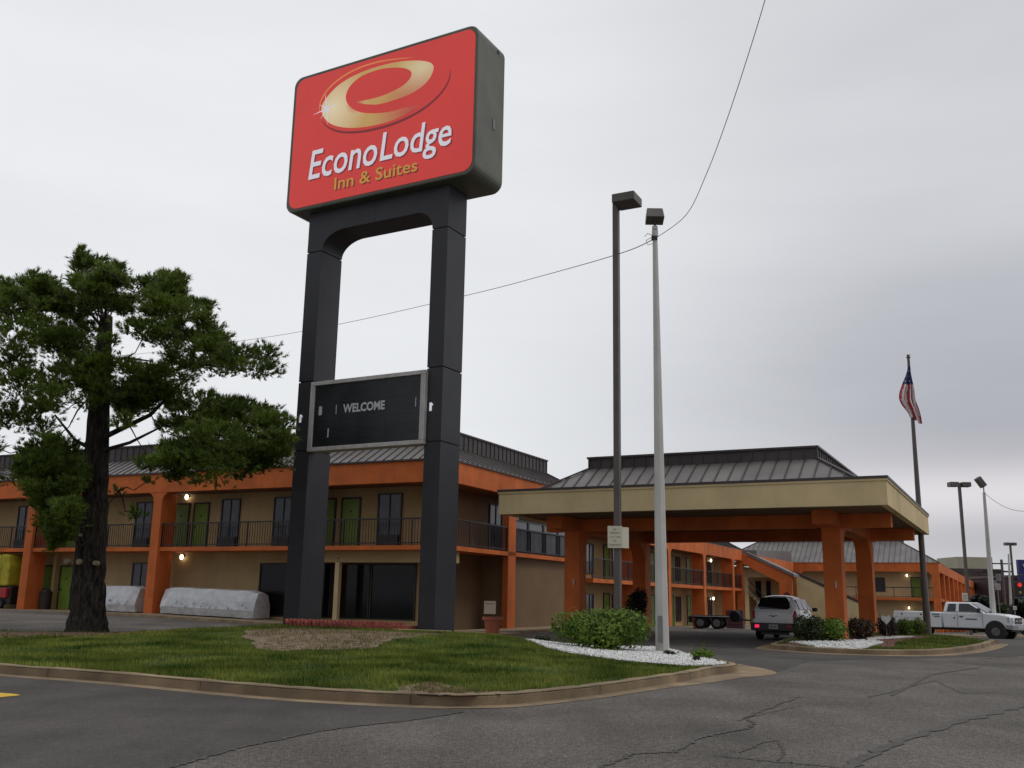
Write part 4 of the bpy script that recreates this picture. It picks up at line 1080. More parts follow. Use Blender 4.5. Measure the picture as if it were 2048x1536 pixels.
# ------------------------------------------------------------------ distance at the right
def far_box(name, label, cat, x0, y0, x1, y1, Y, mt, depth=12, parts=None, zb=None):
    a = aty(x0, y0, Y); b = aty(x1, y1, Y); t = thing(name, label, cat, (a.x, Y, 0))
    z0 = b.z if zb is None else zb
    m_ = MB(); m_.box(0, b.x-a.x, 0, depth, z0, a.z); m_.build('wall', mt, t)
    m_ = MB(); m_.box(-.15, b.x-a.x+.15, -.15, depth+.15, a.z, a.z+.3); m_.build('roof_edge', FRAMEW if mt is TAN else ROOFB, t)
    return t, b.x-a.x, a.z
BEIGE = mat('far_beige', (.40, .37, .27), .8, .1, .3)
BRN = mat('far_brown', (.16, .095, .08), .8, .15, .3)
t, w_, zt = far_box('distant_building', 'pale beige flat-roofed building with raised block beyond the motel', 'building', 1898, 1140, 2006, 1200, 172, BEIGE, zb=-3)
a = aty(1918, 1113, 172); b = aty(1992, 1140, 172); m_ = MB(); m_.box(a.x-t.location.x, b.x-t.location.x, 1, 9, b.z, a.z); m_.build('penthouse', BEIGE, t)
for k in range(5): m_ = MB(); m_.box(3+k*1.8, 4+k*1.8, -.05, .02, zt-2.2, zt-1.0); m_.build('window', GLASS, t)
t, w_, zt = far_box('distant_shop', 'long reddish brown building beyond the end of the motel', 'building', 1905, 1143, 2012, 1200, 158, BRN, zb=-3)
m_ = MB(); m_.box(0, w_, -.12, 0, zt-.5, zt-.15); m_.build('fascia', ROOFB, t)
for k in range(4): m_ = MB(); m_.box(1+k*2.1, 2.3+k*2.1, -.05, .02, zt-3.6, zt-1.6); m_.build('window', GLASS, t)
t, w_, zt = far_box('distant_shop', 'dark brown building at the right edge behind the traffic light', 'building', 2016, 1155, 2140, 1255, 130, mat('far_dark', (.045, .025, .035), .8), zb=-3)
for k in range(3): m_ = MB(); m_.box(.6+k*2.4, 2.2+k*2.4, -.05, .02, zt-4.5, zt-2.2); m_.build('window', GLASS, t)
# blue sign at the right edge
p = aty(2040, 1162, 110); q = aty(2080, 1120, 110)
t = thing('roadside_sign', 'dark blue sign with a white mark, cut off by the right edge', 'sign', (p.x, 110, 0))
m_ = MB(); m_.box(0, q.x-p.x, 0, .5, p.z, q.z); m_.build('panel', mat('sign_blue', (.02, .02, .15), .5), t)
m_ = MB(); m_.box(.9, 1.2, .1, .4, -2, p.z); m_.build('pole', BLACKM, t)
m_ = MB(); m_.bar((.45, -.02, q.z-.5), (.75, -.02, q.z-1.1), .16, .1); m_.bar((.75, -.02, q.z-1.1), (1.3, -.02, q.z-.3), .16, .1); m_.build('emblem', LETW, t)
# traffic light
p = aty(2037, 1172, 95); t = thing('traffic_light', 'traffic light showing red at the right edge above the street', 'traffic light', (p.x, 95, p.z))
m_ = MB(); m_.box(-.36, .36, -.2, .2, -1.0, .40); m_.build('housing', BLACKM, t, bevel=.05)
m_ = MB(); m_.tube([(0, -.21, .1), (0, -.26, .1)], .20, 12); m_.build('red_lens', mat('red_signal', (.6, .02, .02), .3, emit=(1, .05, .02), es=.45), t)
m_ = MB(); m_.tube([(0, -.21, -.6), (0, -.24, -.6)], .14, 10); m_.build('lower_lens', mat('amber_lens', (.35, .25, .05), .3), t)
m_ = MB(); m_.tube([(0, 0, .45), (0, 0, 1.0), (6, 0, 1.3)], .06, 6); m_.build('mast_arm', BLACKM, t)
# signs on posts
def postsign(px, y0, y1, wpx, Y, label, mt, name='post_sign'):
    a = aty(px-wpx/2, y0, Y); b = aty(px+wpx/2, y1, Y); t = thing(name, label, 'sign', ((a.x+b.x)/2, Y, gz(40, Y)))
    w = (b.x-a.x)/2; z = gz(40, Y)
    m_ = MB(); m_.box(-w, w, 0, .03, b.z-z, a.z-z); m_.build('panel', mt, t, bevel=.01)
    m_ = MB(); m_.box(-.03, .03, .03, .09, 0, b.z-z+.1); m_.build('post', GREYM, t)
    m_ = MB()
    for k in range(3): m_.box(-w*.6, w*.6, -.006, -.001, b.z-z+(a.z-b.z)*(.25+.22*k), b.z-z+(a.z-b.z)*(.31+.22*k))
    m_.build('lettering', PRINT, t); return t
postsign(1930, 1186, 1202, 13, 64, 'small white sign just above the cab of the utility truck', PANEL)
postsign(1996, 1167, 1180, 12, 90, 'small pinkish sign right of the nearer white pole', mat('pink_sign', (.42, .33, .35), .6))
postsign(2030, 1212, 1220, 8, 80, 'tiny white sign at the far right above the truck bonnet', PANEL)

# ------------------------------------------------------------------ vehicles
def wheel(parent, x, y, z, r, w, rim=RIM, side=-1):
    m_ = MB(); m_.tube([(x, y-w/2, z), (x, y-w/2+.03, z), (x, y+w/2-.03, z), (x, y+w/2, z)], [r-.04, r, r, r-.04], 20)
    t = m_.build('wheel', TYRE, parent, smooth=False)
    m_ = MB()
    for s in (-1, 1):
        yy = y+s*(w/2+.004)
        m_.tube([(x, yy-s*.02, z), (x, yy, z)], [r*.62, r*.58], 16)
        for k in range(6):
            a = k*math.pi/3; m_.bar((x, yy+s*.006, z), (x+r*.55*math.cos(a), yy+s*.006, z+r*.55*math.sin(a)), r*.16, .02)
        m_.tube([(x, yy, z), (x, yy+s*.03, z)], r*.16, 8)
    m_.build('rim', rim, t)
    return t
def loft(sections, closed=True):
    """sections: list of (x, [(y,z)...]) ; half section from bottom-centre outwards to top centre, mirrored"""
    m_ = MB(); rings = []
    for x, hs in sections:
        ring = [(x, y, z) for y, z in hs]+[(x, -y, z) for y, z in reversed(hs)]
        rings.append(ring)
    n = len(rings[0]); vs = [v for r in rings for v in r]
    fs = [(i*n+j, i*n+(j+1) % n, (i+1)*n+(j+1) % n, (i+1)*n+j) for i in range(len(rings)-1) for j in range(n)]
    fs += [tuple(range(n)), tuple((len(rings)-1)*n+j for j in reversed(range(n)))]
    m_.add(vs, fs); return m_
# retro hatchback seen from behind; local x = forward
hb_ = ong(1549, 1281); hz = 0
car = thing('hatchback_car', 'silver white retro hatchback driving away under the entrance canopy', 'car', (hb_.x, hb_.y, hz), R(90-28))
car.location = (hb_.x+2.08*math.sin(R(28)), hb_.y+2.08*math.cos(R(28)), hz)
def sec(w0, zb, zbelt, wb, zt, wt, crown=.04):
    return [(0, zb), (w0*.8, zb), (w0, zb+.10), (w0*1.02, (zb+zbelt)*.5), (wb, zbelt), (wb-.03, zbelt+.02), ((wb+wt)/2+.02, (zbelt+zt)/2), (wt, zt-.07), (wt*.86, zt), (wt*.4, zt+crown), (0, zt+crown)]
body = loft([
 (-2.08, sec(.66, .52, .78, .62, .86, .52, .02)),
 (-2.02, sec(.76, .36, .98, .72, 1.06, .56, .02)),
 (-1.86, sec(.82, .28, 1.06, .78, 1.36, .54, .03)),
 (-1.62, sec(.85, .26, 1.08, .81, 1.52, .55, .03)),
 (-1.1, sec(.85, .25, 1.06, .81, 1.57, .58, .04)),
 (-.3, sec(.85, .25, 1.02, .80, 1.57, .58, .04)),
 (.4, sec(.84, .25, .99, .79, 1.48, .56, .03)),
 (.85, sec(.83, .25, .98, .77, 1.16, .60, .02)),
 (1.15, sec(.82, .26, .97, .70, 1.00, .56, .03)),
 (1.8, sec(.76, .30, .84, .56, .88, .44, .03)),
 (2.15, sec(.62, .36, .66, .46, .70, .32, .02))])
bd = body.build('body', CARW, car, smooth=True, sub=1)
def panel_on(parent, pts, name, mt, th=.012):
    """thin polygon panel, given 3d corner points in order, thickness along its normal"""
    P = [Vector(p) for p in pts]; nrm = (P[1]-P[0]).cross(P[2]-P[0]).normalized()*th
    m_ = MB(); n = len(P); m_.add(P+[p+nrm for p in P], [tuple(range(n)), tuple(range(2*n-1, n-1, -1))]+[(i, (i+1) % n, n+(i+1) % n, n+i) for i in range(n)])
    return m_.build(name, mt, parent)
rw = MB(); 
rp = [(-2.035, .50, 1.10), (-2.035, .58, 1.18), (-1.84, .50, 1.46), (-1.79, .42, 1.515), (-1.79, -.42, 1.515), (-1.84, -.50, 1.46), (-2.035, -.58, 1.18), (-2.035, -.50, 1.10)]
rw.add(rp+[(p[0]+.20, p[1], p[2]) for p in rp], [tuple(range(8)), tuple(range(15, 7, -1))]+[(i, (i+1) % 8, 8+(i+1) % 8, 8+i) for i in range(8)])
rw.build('rear_window', CARG, car)
for s in (-1, 1):
    for (a, b, ta, tb) in ((-1.45, -.75, -1.32, -.75), (-.68, .02, -.68, .02), (.09, .78, .09, .42)):
        y0, y1 = .800*s, .615*s
        panel_on(car, [(a, y0*1.012, 1.10), (b, y0*1.01, 1.08), (tb, y1*1.03, 1.44 if tb > .1 else 1.49), (ta, y1*1.03, 1.46)], 'side_window', CARG, .02*(1 if s > 0 else -1))
    m_ = MB(); m_.box(.62, .78, min(s*.84, s*1.02), max(s*.84, s*1.02), 1.02, 1.16); m_.build('wing_mirror', BLACKM, car, bevel=.02)
    # tail lamp
    m_ = MB(); m_.tube([(-2.00, .70*s, .74), (-1.99, .72*s, .84), (-1.94, .73*s, .95), (-1.90, .73*s, 1.04)], [.05, .075, .07, .04], 8); m_.build('tail_lamp', TAILR, car, smooth=True)
    m_ = MB(); m_.tube([(1.98, .55*s, .72), (2.1, .52*s, .70)], [.13, .10], 10); m_.build('headlamp', CHROME, car, smooth=True)
bp_ = MB(); bp_.add([(x, y, z) for x, y, z in [(-2.19, .74, .33), (-2.19, -.74, .33), (-2.20, -.78, .60), (-2.20, .78, .60), (-1.95, .88, .33), (-1.95, -.88, .33), (-1.95, -.88, .62), (-1.95, .88, .62)]],
   [(0,1,2,3),(4,7,6,5),(0,3,7,4),(1,5,6,2),(3,2,6,7),(0,4,5,1)])
bump = bp_.build('rear_bumper', BUMP, car, bevel=.04)
m_ = MB(); m_.box(-2.225, -2.19, -.17, .15, .41, .56); m_.build('number_plate', FRAMEW, bump)
m_ = MB(); m_.box(-2.229, -2.226, -.13, -.03, .45, .52); m_.box(-2.229, -2.226, .0, .11, .45, .52); m_.build('plate_characters', PRINT, bump)
m_ = MB(); m_.box(-2.225, -2.19, .50, .66, .44, .55); m_.build('rear_fog_lamp', BRAKE, bump, bevel=.02)
m_ = MB(); m_.box(-2.225, -2.19, -.66, -.50, .44, .55); m_.build('reflector', TAILR, bump, bevel=.02)
m_ = MB(); m_.bar((-2.075, .16, .875), (-2.075, .02, .845), .015, .03); m_.bar((-2.075, .02, .845), (-2.075, -.12, .875), .015, .03); m_.tube([(-2.07, .02, .85), (-2.095, .02, .85)], .035, 8); m_.build('winged_badge', BLACKM, car)
m_ = MB(); m_.box(-2.0, -1.9, -.5, .5, .2, .34); m_.build('underbody', BLACKM, car)
for (x, y) in ((-1.3, .70), (-1.3, -.70), (1.32, .70), (1.32, -.70)): wheel(car, x, y, .32, .32, .2)

# utility truck: local x forward
tk = ong(1994, 1273, -.27); TY = R(-43)
trk = thing('utility_truck', 'white extended-cab utility truck with tool box bed parked at the right', 'truck', (0, 0, 0), TY)
fw_ = Vector((1.75, -.82, 0)) # front near wheel in local
ca, sa = math.cos(TY), math.sin(TY)
trk.location = (tk.x-(ca*fw_.x-sa*fw_.y), tk.y-(sa*fw_.x+ca*fw_.y), gz(tk.x, tk.y))
def side_poly(poly, y0, y1, name, mt, parent, bevel=.03):
    m_ = MB(); m_.prism(poly, lambda p: (p[0], y0, p[1]), lambda p: (p[0], y1, p[1])); return m_.build(name, mt, parent, bevel=bevel)
arc = [(1.75+.52*math.cos(a), .42+.52*math.sin(a)) for a in [math.pi*(1-i/10) for i in range(11)]]
cabp = [(-1.02, .52), (1.23, .52)]+arc[1:-1]+[(2.27, .52), (2.58, .55), (2.66, .80), (2.64, 1.10), (2.5, 1.22), (2.0, 1.31), (1.32, 1.36), (1.20, 1.36), (-1.02, 1.36)]
side_poly(cabp, -.96, .96, 'cab_body', TRKW, trk, bevel=.06)
# greenhouse, tapered
gh = MB(); bz, tz = 1.355, 1.93
bot = [(-1.02, .92), (1.28, .92)]; 
V = [(-1.02, -.93, bz), (1.30, -.93, bz), (1.30, .93, bz), (-1.02, .93, bz), (-.90, -.74, tz), (.42, -.74, tz), (.42, .74, tz), (-.90, .74, tz)]
gh.add(V, [(0,3,2,1),(4,5,6,7),(0,1,5,4),(1,2,6,5),(2,3,7,6),(3,0,4,7)]); cabr = gh.build('cab_roof', TRKW, trk, bevel=.09)
def gpt(x, z, s):   # point on side of the greenhouse
    t = (z-bz)/(tz-bz); return (x, s*(.93-.19*t+.006), z)
for s in (-1, 1):
    for poly in ([(-.78, 1.42), (-.30, 1.42), (-.30, 1.84), (-.70, 1.84)], [(-.13, 1.42), (1.02, 1.42), (.88, 1.56), (.40, 1.85), (-.13, 1.85)]):
        P = [gpt(x, z, s) for x, z in poly]
        panel_on(trk, P, 'side_window', CARG, .015*s*-1)
panel_on(trk, [(1.27, -.84, 1.40), (1.27, .84, 1.40), (.50, .68, 1.88), (.50, -.68, 1.88)], 'windscreen', mat('windscreen_glass', (.10, .11, .12), .08, .1, 1, spec=.6), .022)
for s in (-1, 1):
    m_ = MB(); m_.box(.92, 1.06, min(s*.95, s*1.22), max(s*.95, s*1.22), 1.38, 1.62); m_.build('wing_mirror', BLACKM, trk, bevel=.03)
m_ = MB()
for x in (-.22, 1.12): m_.box(x-.008, x+.008, -.968, -.961, .6, 1.36)
m_.box(-.10, .10, -.985, -.961, 1.12, 1.18); m_.build('door_seam', BUMP, trk)
m_ = MB(); m_.box(.22, .82, -.968, -.961, .98, 1.05); m_.box(-.42, -.35, -.968, -.961, 1.0, 1.12); m_.build('door_lettering', mat('grey_lettering', (.12, .13, .14), .6), trk)
# bumper, grille, lights
m_ = MB(); m_.add([(2.66, -.98, .50), (2.66, .98, .50), (2.66, .98, .74), (2.66, -.98, .74), (2.86, -.78, .50), (2.86, .78, .50), (2.86, .78, .74), (2.86, -.78, .74), (2.3, -1.0, .55), (2.3, -1.0, .74)], [(4,5,6,7),(0,4,7,3),(1,2,6,5),(3,7,6,2),(0,1,5,4),(0,3,2,1),(8,0,3,9)]); m_.build('front_bumper', CHROME, trk)
m_ = MB(); m_.box(2.65, 2.70, -.58, .58, .80, 1.14); g_ = m_.build('grille', BLACKM, trk)
m_ = MB(); m_.box(2.70, 2.72, -.56, .56, .94, .99); m_.build('grille_bar', CHROME, g_)
m_ = MB(); m_.box(2.725, 2.74, -.10, .10, .93, 1.02); m_.build('grille_badge', REDP, g_)
for s in (-1, 1):
    m_ = MB(); m_.add([(2.38, s*.972, .90), (2.67, s*.95, .86), (2.685, s*.62, .86), (2.685, s*.62, 1.13), (2.65, s*.94, 1.14), (2.38, s*.972, 1.12), (2.5, s*.6, .9), (2.5, s*.6, 1.1)], [(0,1,4,5),(1,2,3,4),(0,5,7,6),(2,6,7,3),(4,3,7,5),(0,6,2,1)]); m_.build('headlamp', mat('headlamp_glass', (.45, .46, .48), .1, .2, 8, metal=.3), trk)
# wheel arch lining
for s in (-1, 1):
    m_ = MB(); m_.tube([(1.75, s*.70, .42), (1.75, s*.962, .42)], .55, 20); m_.build('wheel_arch', BLACKM, trk)
m_ = MB(); m_.box(-3.7, 2.5, -.7, .7, .40, .56); m_.build('chassis', BLACKM, trk)
# service body
TEAL = mat('teal_lettering', (.02, .12, .10), .6)
RX = -2.55
arc2 = [(RX+.50*math.cos(a), .46+.48*math.sin(a)) for a in [math.pi*(1-i/8) for i in range(9)]]
sbp = [(-3.78, .62), (RX-.53, .62)]+[p for p in arc2 if p[1] > .62]+[(RX+.5, .62), (-1.95, .52), (-1.10, .52), (-1.10, 1.34), (-1.95, 1.36), (-3.78, 1.38)]
side_poly(sbp, -1.02, -.55, 'tool_box', TRKW, trk, .02); side_poly(sbp, .55, 1.02, 'tool_box', TRKW, trk, .02)
m_ = MB(); m_.box(-3.78, -1.10, -.55, .55, .62, .80); m_.box(-3.82, -3.78, -1.0, 1.0, .55, 1.2); m_.build('bed', TRKW, trk)
m_ = MB(); m_.box(-1.95, -1.93, -1.028, -1.021, .6, 1.32); m_.box(-3.7, -2.02, -1.028, -1.021, 1.02, 1.032); m_.build('box_seam', BUMP, trk)
for (x, z) in ((-3.3, 1.22), (-2.2, 1.22), (-1.75, .98)): m_ = MB(); m_.box(x-.04, x+.04, -1.035, -1.021, z-.05, z+.05); m_.build('box_latch', BUMP, trk)
for (x0, x1, z) in ((-1.58, -1.16, 1.20), (-1.48, -1.16, 1.09)):
    x = x0; m_ = MB()
    while x < x1-.02: wv = rnd.uniform(.03, .06); m_.box(x, min(x+wv, x1), -1.03, -1.021, z, z+.06); x += wv+.012
    m_.build('box_lettering', TEAL, trk)
m_ = MB(); m_.box(-3.85, -3.81, -.98, -.86, .9, 1.15); m_.build('tail_lamp', TAILR, trk)
for (x, y, r) in ((1.75, -.82, .38), (1.75, .82, .38), (RX, -.82, .38), (RX, .82, .38)): wheel(trk, x, y, r, r, .28)

# a vehicle just showing beyond the truck's bonnet
q = aty(2032, 1262, 60)
v2 = thing('parked_van', 'white parked vehicle just showing behind the front of the truck', 'car', (q.x+2.4, 60, gz(30, 60)), R(-60))
b2 = loft([(-2, sec(.8, .3, .9, .75, 1.0, .6)), (-1.2, sec(.85, .25, .95, .8, 1.4, .62)), (.5, sec(.85, .25, .95, .8, 1.42, .62)), (1.1, sec(.85, .25, .92, .78, 1.0, .6)), (2, sec(.75, .35, .8, .65, .82, .5))])
b2.build('body', CARW, v2, smooth=True, sub=1)
for s in (-1, 1): panel_on(v2, [(-1.1, s*.81, .97), (.9, s*.81, .97), (.4, s*.66, 1.36), (-1.0, s*.66, 1.36)], 'side_window', CARG, .02*-s)
for (x, y) in ((-1.3, .72), (-1.3, -.72), (1.3, .72), (1.3, -.72)): wheel(v2, x, y, .32, .32, .2)

# trailer parked under the far wing
q = ong(1418, 1259, -.05)
tl = thing('utility_trailer', 'small black flatbed trailer on tandem wheels parked beside the terracotta pot', 'trailer', (q.x-.55, q.y, gz(q.x, q.y)), R(-20))
m_ = MB(); m_.box(-.35, 1.6, -.7, .7, .50, .60); m_.box(-.35, -.27, -.7, .7, .3, .60); m_.bar((1.6, 0, .5), (2.6, 0, .45), .08); m_.build('bed', BLACKM, tl)
wheel(tl, .25, -.74, .3, .3, .18); wheel(tl, .25, .74, .3, .3, .18); wheel(tl, 1.05, -.74, .3, .3, .18); wheel(tl, 1.05, .74, .3, .3, .18)
m_ = MB(); m_.prism([(0, .3), (1.35, .3), (1.2, .64), (.1, .64)], lambda p: (p[0]-.05, -.86, p[1]+.32), lambda p: (p[0]-.05, -.84, p[1]+.32))
for xx in (.25, 1.05): pass
m_ = MB(); m_.box(-.15, 1.45, -.88, -.62, .63, .67); m_.build('mudguard', BLACKM, tl)
m_ = MB(); m_.tube([(1.85, -.3, .62), (1.93, -.1, .66)], .28, 16); m_.build('spare_wheel', TYRE, tl)
q = ong(1480, 1247, -.2)
t = thing('storage_crate', 'dark maroon slatted crate beside the columns right of the trailer', 'crate', (q.x, q.y, gz(q.x, q.y)), yA)
m_ = MB(); m_.box(-1.0, .2, 0, .7, 0, 1.35); m_.build('crate_body', mat('maroon_paint', (.07, .02, .025), .7, .2, 2), t, bevel=.02)
m_ = MB(); 
for k in range(5): m_.box(-1.02, .22, -.02, -.003, .12+k*.26, .26+k*.26)
m_.build('slats', mat('maroon_slat', (.10, .035, .04), .7, .2, 3), t)

# pots
def pot(loc, r, h, label, plant=None, name='flower_pot', group=None, lip=.06):
    t = thing(name, label, 'flower pot', loc, 0, group)
    m_ = MB(); m_.tube([(0, 0, 0), (0, 0, h-.12), (0, 0, h-.11), (0, 0, h), ], [r*.68, r*.94, r*1.12, r*1.12], 16); m_.build('pot', TERRA, t)
    m_ = MB(); m_.tube([(0, 0, h+.001), (0, 0, h+.012)], r*1.0, 14); m_.build('soil', SOIL, t)
    return t
q = ong(985, 1266, .0); pot((q.x, q.y, -.02), .36, .62, 'terracotta pot on the pavement below the small white notice', group='terracotta pots')
q = ong(1396, 1257, .0); pot((q.x, q.y, -.02), .31, .52, 'terracotta pot beside the tandem trailer wheels', group='terracotta pots')
# small notice board on the lobby wall
q = onpl(978, 1228, AW(UA, 0), yA+R(90)); 
nb_ = AW(UA-.3, q[0]-.0)
a = aty(967, 1228, nb_.y-2.0)
t = thing('small_notice', 'small white notice board standing behind the left terracotta pot', 'sign', (a.x+.25, a.y, 0), R(-10))
zz = aty(978, 1228, a.y).z; z2 = aty(978, 1202, a.y).z
m_ = MB(); m_.box(-.24, .24, 0, .03, zz, z2); m_.build('panel', PANEL, t)
m_ = MB(); vs, fs = text_mesh('PARKING', .005); aa = min(v.x for v in vs); bb = max(v.x for v in vs); m_.add([(-.19+(v.x-aa)/(bb-aa)*.38, -.004, z2-.14+v.y*.1) for v in vs], fs); m_.build('lettering', PRINT, t, fix=False)
m_ = MB(); m_.box(-.02, .02, .03, .06, -.05, zz+.1); m_.build('post', BLACKM, t)

# plastic wrapped bundles on the walkway
def bundle(x0, x1, label, ua=None):
    a, _ = onpl(x0, 1215, AW(0, .6), yA); b, _ = onpl(x1, 1215, AW(0, .6), yA)
    t = thing('wrapped_bundle', label, 'bundle', (P2.x, P2.y, 0), yA, 'plastic wrapped bundles on the walkway')
    prof = [(-.62, .03), (-.70, .35), (-.60, .72), (-.38, 1.18), (.10, 1.22), (.42, 1.12), (.62, .6), (.62, .03)]
    m_ = MB(); n = 70; vs = []
    pf = []
    for i in range(len(prof)-1):
        for q_ in range(4): pf.append((prof[i][0]+(prof[i+1][0]-prof[i][0])*q_/4, prof[i][1]+(prof[i+1][1]-prof[i][1])*q_/4))
    prof = pf+[prof[-1]]; k = len(prof)
    for i in range(n+1):
        s = i/n; u = a+(b-a)*s; sh = 1-.16*(1-min(1, s/.08))-.18*(1-min(1, (1-s)/.10))
        for j, (y, z) in enumerate(prof):
            wob = .018*noise.noise(Vector((u*1.2, y*3, z*3)))+.010*noise.noise(Vector((u*5.3+z*6, y*7, z*9)))
            vs.append((u+.0, .62+y*sh+wob, swz(u)+.02+z*(sh*.5+.5)+wob))
    m_.add(vs, [(i*k+j, i*k+(j+1) % k, (i+1)*k+(j+1) % k, (i+1)*k+j) for i in range(n) for j in range(k)]+[tuple(range(k)), tuple(n*k+j for j in reversed(range(k)))])
    m_.build('plastic_wrap', PLASTIC, t, smooth=False)
    m_ = MB()
    for i in range(26):
        u = a+.2+(b-a-.5)*rnd.random(); z = swz(u)+rnd.uniform(.32, .55); m_.bar((u, -.095, z), (u+rnd.uniform(-.06, .10), -.085, z+rnd.uniform(.03, .14)), .014)
    m_.build('printed_marks', INK, t)
bundle(338, 524, 'silver plastic wrapped bundle right of the second orange column')
bundle(190, 287, 'silver plastic wrapped bundle between the pine trunk and the orange column')
# litter bin by first column
q = AW(-8.3, .9)
t = thing('litter_bin', 'dark round-topped litter bin beside the leftmost orange column', 'bin', (q.x, q.y, .32)); m_ = MB(); m_.tube([(0, 0, 0), (0, 0, .85), (0, 0, .98), (0, 0, 1.05)], [.27, .29, .2, .05], 14); m_.build('bin_body', mat('bin_brown', (.035, .02, .018), .6), t)
m_ = MB(); m_.tube([(0, 0, .80), (0, 0, .84)], .31, 14); m_.build('rim_band', BLACKM, t)
# yellow covered red machine at the left edge
q = ong(10, 1226, .1)
t = thing('covered_machine', 'red and black wheeled machine under yellow covers at the left edge', 'machine', (q.x, q.y, gz(q.x, q.y)), R(-25))
m_ = MB(); m_.box(-1.9, .50, -.5, .6, .55, 1.05); m_.build('red_deck', REDP, t, bevel=.04)
m_ = MB(); m_.box(-1.9, .66, -.35, .7, .25, 1.14); m_.build('frame', BLACKM, t, bevel=.04)
m_ = MB()
for k, (x, w, h) in enumerate(((.10, .36, 2.72), (-.42, .34, 2.70), (-.95, .36, 2.66))):
    P = [(x-w, 1.14), (x-w, h-.25), (x-w*.8, h), (x+w*.3, h), (x+w*.72, h-.15), (x+w*.95, h-.6), (x+w, 1.16)]
    m_.prism(P, lambda p: (p[0], -.45-.05*k, p[1]), lambda p: (p[0], .45, p[1]))
m_.build('yellow_cover', YEL, t, bevel=.06)
for x in (.1, -1.2): wheel(t, x, -.42, .24, .24, .2)

# ------------------------------------------------------------------ right-hand island
ip = [(1548, 1299), (1620, 1305), (1700, 1309), (1790, 1311), (1870, 1310), (1930, 1304), (1970, 1296), (1990, 1288)]
f2 = [tuple(ong(x, y, 0)[:2]) for x, y in ip]
far2 = [tuple(ong(x, y, .15)[:2]) for x, y in [(1975, 1279), (1900, 1272), (1800, 1268), (1700, 1264), (1600, 1272), (1545, 1285)]]
ring = smoothline(f2+far2+[f2[0]], 4)[:-1]
def m2(x, y): return .125+.08*S(edist(x, y, ring)/1.5)
structure(sheet(ring, m2, .6).build('island_lawn', GRASS, smooth=True))
structure(kerb_sweep(ring+[ring[0]], gz).build('kerb', KERB))
ro = offset(ring+[ring[0]], -.45); m_ = MB(); vs = []
for a, b in zip(ring+[ring[0]], ro): vs += [(a[0], a[1], gz(*a)+.014), (b[0], b[1], gz(*b)+.008)]
m_.add(vs, [(2*i, 2*i+1, 2*i+3, 2*i+2) for i in range(len(ring))]); structure(m_.build('gutter', KERB))
SOILR = mat('red_mulch', (.09, .035, .03), .95, .3, 6, c2=(.17, .07, .055), bump=.7)
def drape2(px, z, lift, mt, name):
    P = [tuple(ong(x, y, z)[:2]) for x, y in px]; P = smoothline(P+[P[0]], 4)[:-1]
    P = [p for p in P if inpoly(p[0], p[1], ring)]
    return P, structure(sheet(P, lambda x, y: m2(x, y)+lift, .5).build(name, mt, smooth=True))
mulch, _ = drape2([(1560, 1290), (1620, 1299), (1720, 1302), (1780, 1299), (1800, 1285), (1860, 1276), (1750, 1272), (1640, 1276), (1580, 1283)], .16, .008, SOILR, 'mulch_bed')
gA, _ = drape2([(1578, 1284), (1640, 1293), (1720, 1296), (1765, 1290), (1740, 1285), (1650, 1284)], .17, .016, WGR, 'gravel_bed')
gB, _ = drape2([(1735, 1283), (1800, 1279), (1830, 1275), (1770, 1275), (1730, 1279)], .17, .016, WGR, 'gravel_bed')
pebbles(gA, lambda x, y: m2(x, y)+.01, 1000, 'white_gravel', 'white gravel strip in front of the island shrubs', WPEB, .03, .06)
blades(ring, m2, 9000, 'island_blades', 'green grass on the right-hand island beside the flagpole', hgt=(.04, .09), mt=BLADE, excl=(gA, gB, mulch))

# ------------------------------------------------------------------ vegetation
def leafmat(name, c, c2, sc_=2.5, tr=.25):
    M = bpy.data.materials.new(name); M.use_nodes = True; nt = M.node_tree; N = nt.nodes; L = nt.links; b = N['Principled BSDF']
    g = N.new('ShaderNodeNewGeometry'); n = N.new('ShaderNodeTexNoise'); n.inputs['Scale'].default_value = sc_; n.inputs['Detail'].default_value = 4
    tc = N.new('ShaderNodeTexCoord'); L.new(tc.outputs['Object'], n.inputs['Vector'])
    a = N.new('ShaderNodeMath'); a.operation = 'MULTIPLY_ADD'; L.new(g.outputs['Random Per Island'], a.inputs[0]); a.inputs[1].default_value = .55; 
    s = N.new('ShaderNodeMath'); s.operation = 'SUBTRACT'; L.new(n.outputs['Fac'], s.inputs[0]); s.inputs[1].default_value = .28; L.new(s.outputs[0], a.inputs[2])
    r = N.new('ShaderNodeValToRGB'); e = r.color_ramp.elements; e[0].position = .15; e[0].color = (*c, 1); e[1].position = .85; e[1].color = (*c2, 1)
    L.new(a.outputs[0], r.inputs['Fac']); L.new(r.outputs['Color'], b.inputs['Base Color']); b.inputs['Roughness'].default_value = .55; b.inputs['Specular IOR Level'].default_value = .35
    if tr:
        t = N.new('ShaderNodeBsdfTranslucent'); L.new(r.outputs['Color'], t.inputs['Color']); mx = N.new('ShaderNodeMixShader'); mx.inputs[0].default_value = tr
        L.new(b.outputs[0], mx.inputs[1]); L.new(t.outputs[0], mx.inputs[2]); L.new(mx.outputs[0], N['Material Output'].inputs['Surface'])
    return M
PINE = leafmat('pine_needles', (.022, .048, .008), (.20, .28, .038), .9, .45)
tb = ong(172, 1256, .26); YT = tb.y
tree = thing('pine_tree', 'large spreading pine with dark trunk and sawn-off top at the left', 'tree', (tb.x, tb.y, 0))
def tl_(x, y, dy=0):
    p = aty(x, y, YT+dy); return Vector((p.x-tb.x, p.y-tb.y, p.z))
spine = [(172, 1262), (176, 1220), (180, 1150), (184, 1060), (190, 960), (196, 860), (202, 760), (208, 690), (212, 632)]
hw = [38, 32, 29, 27, 23, 21, 19, 15, 12]
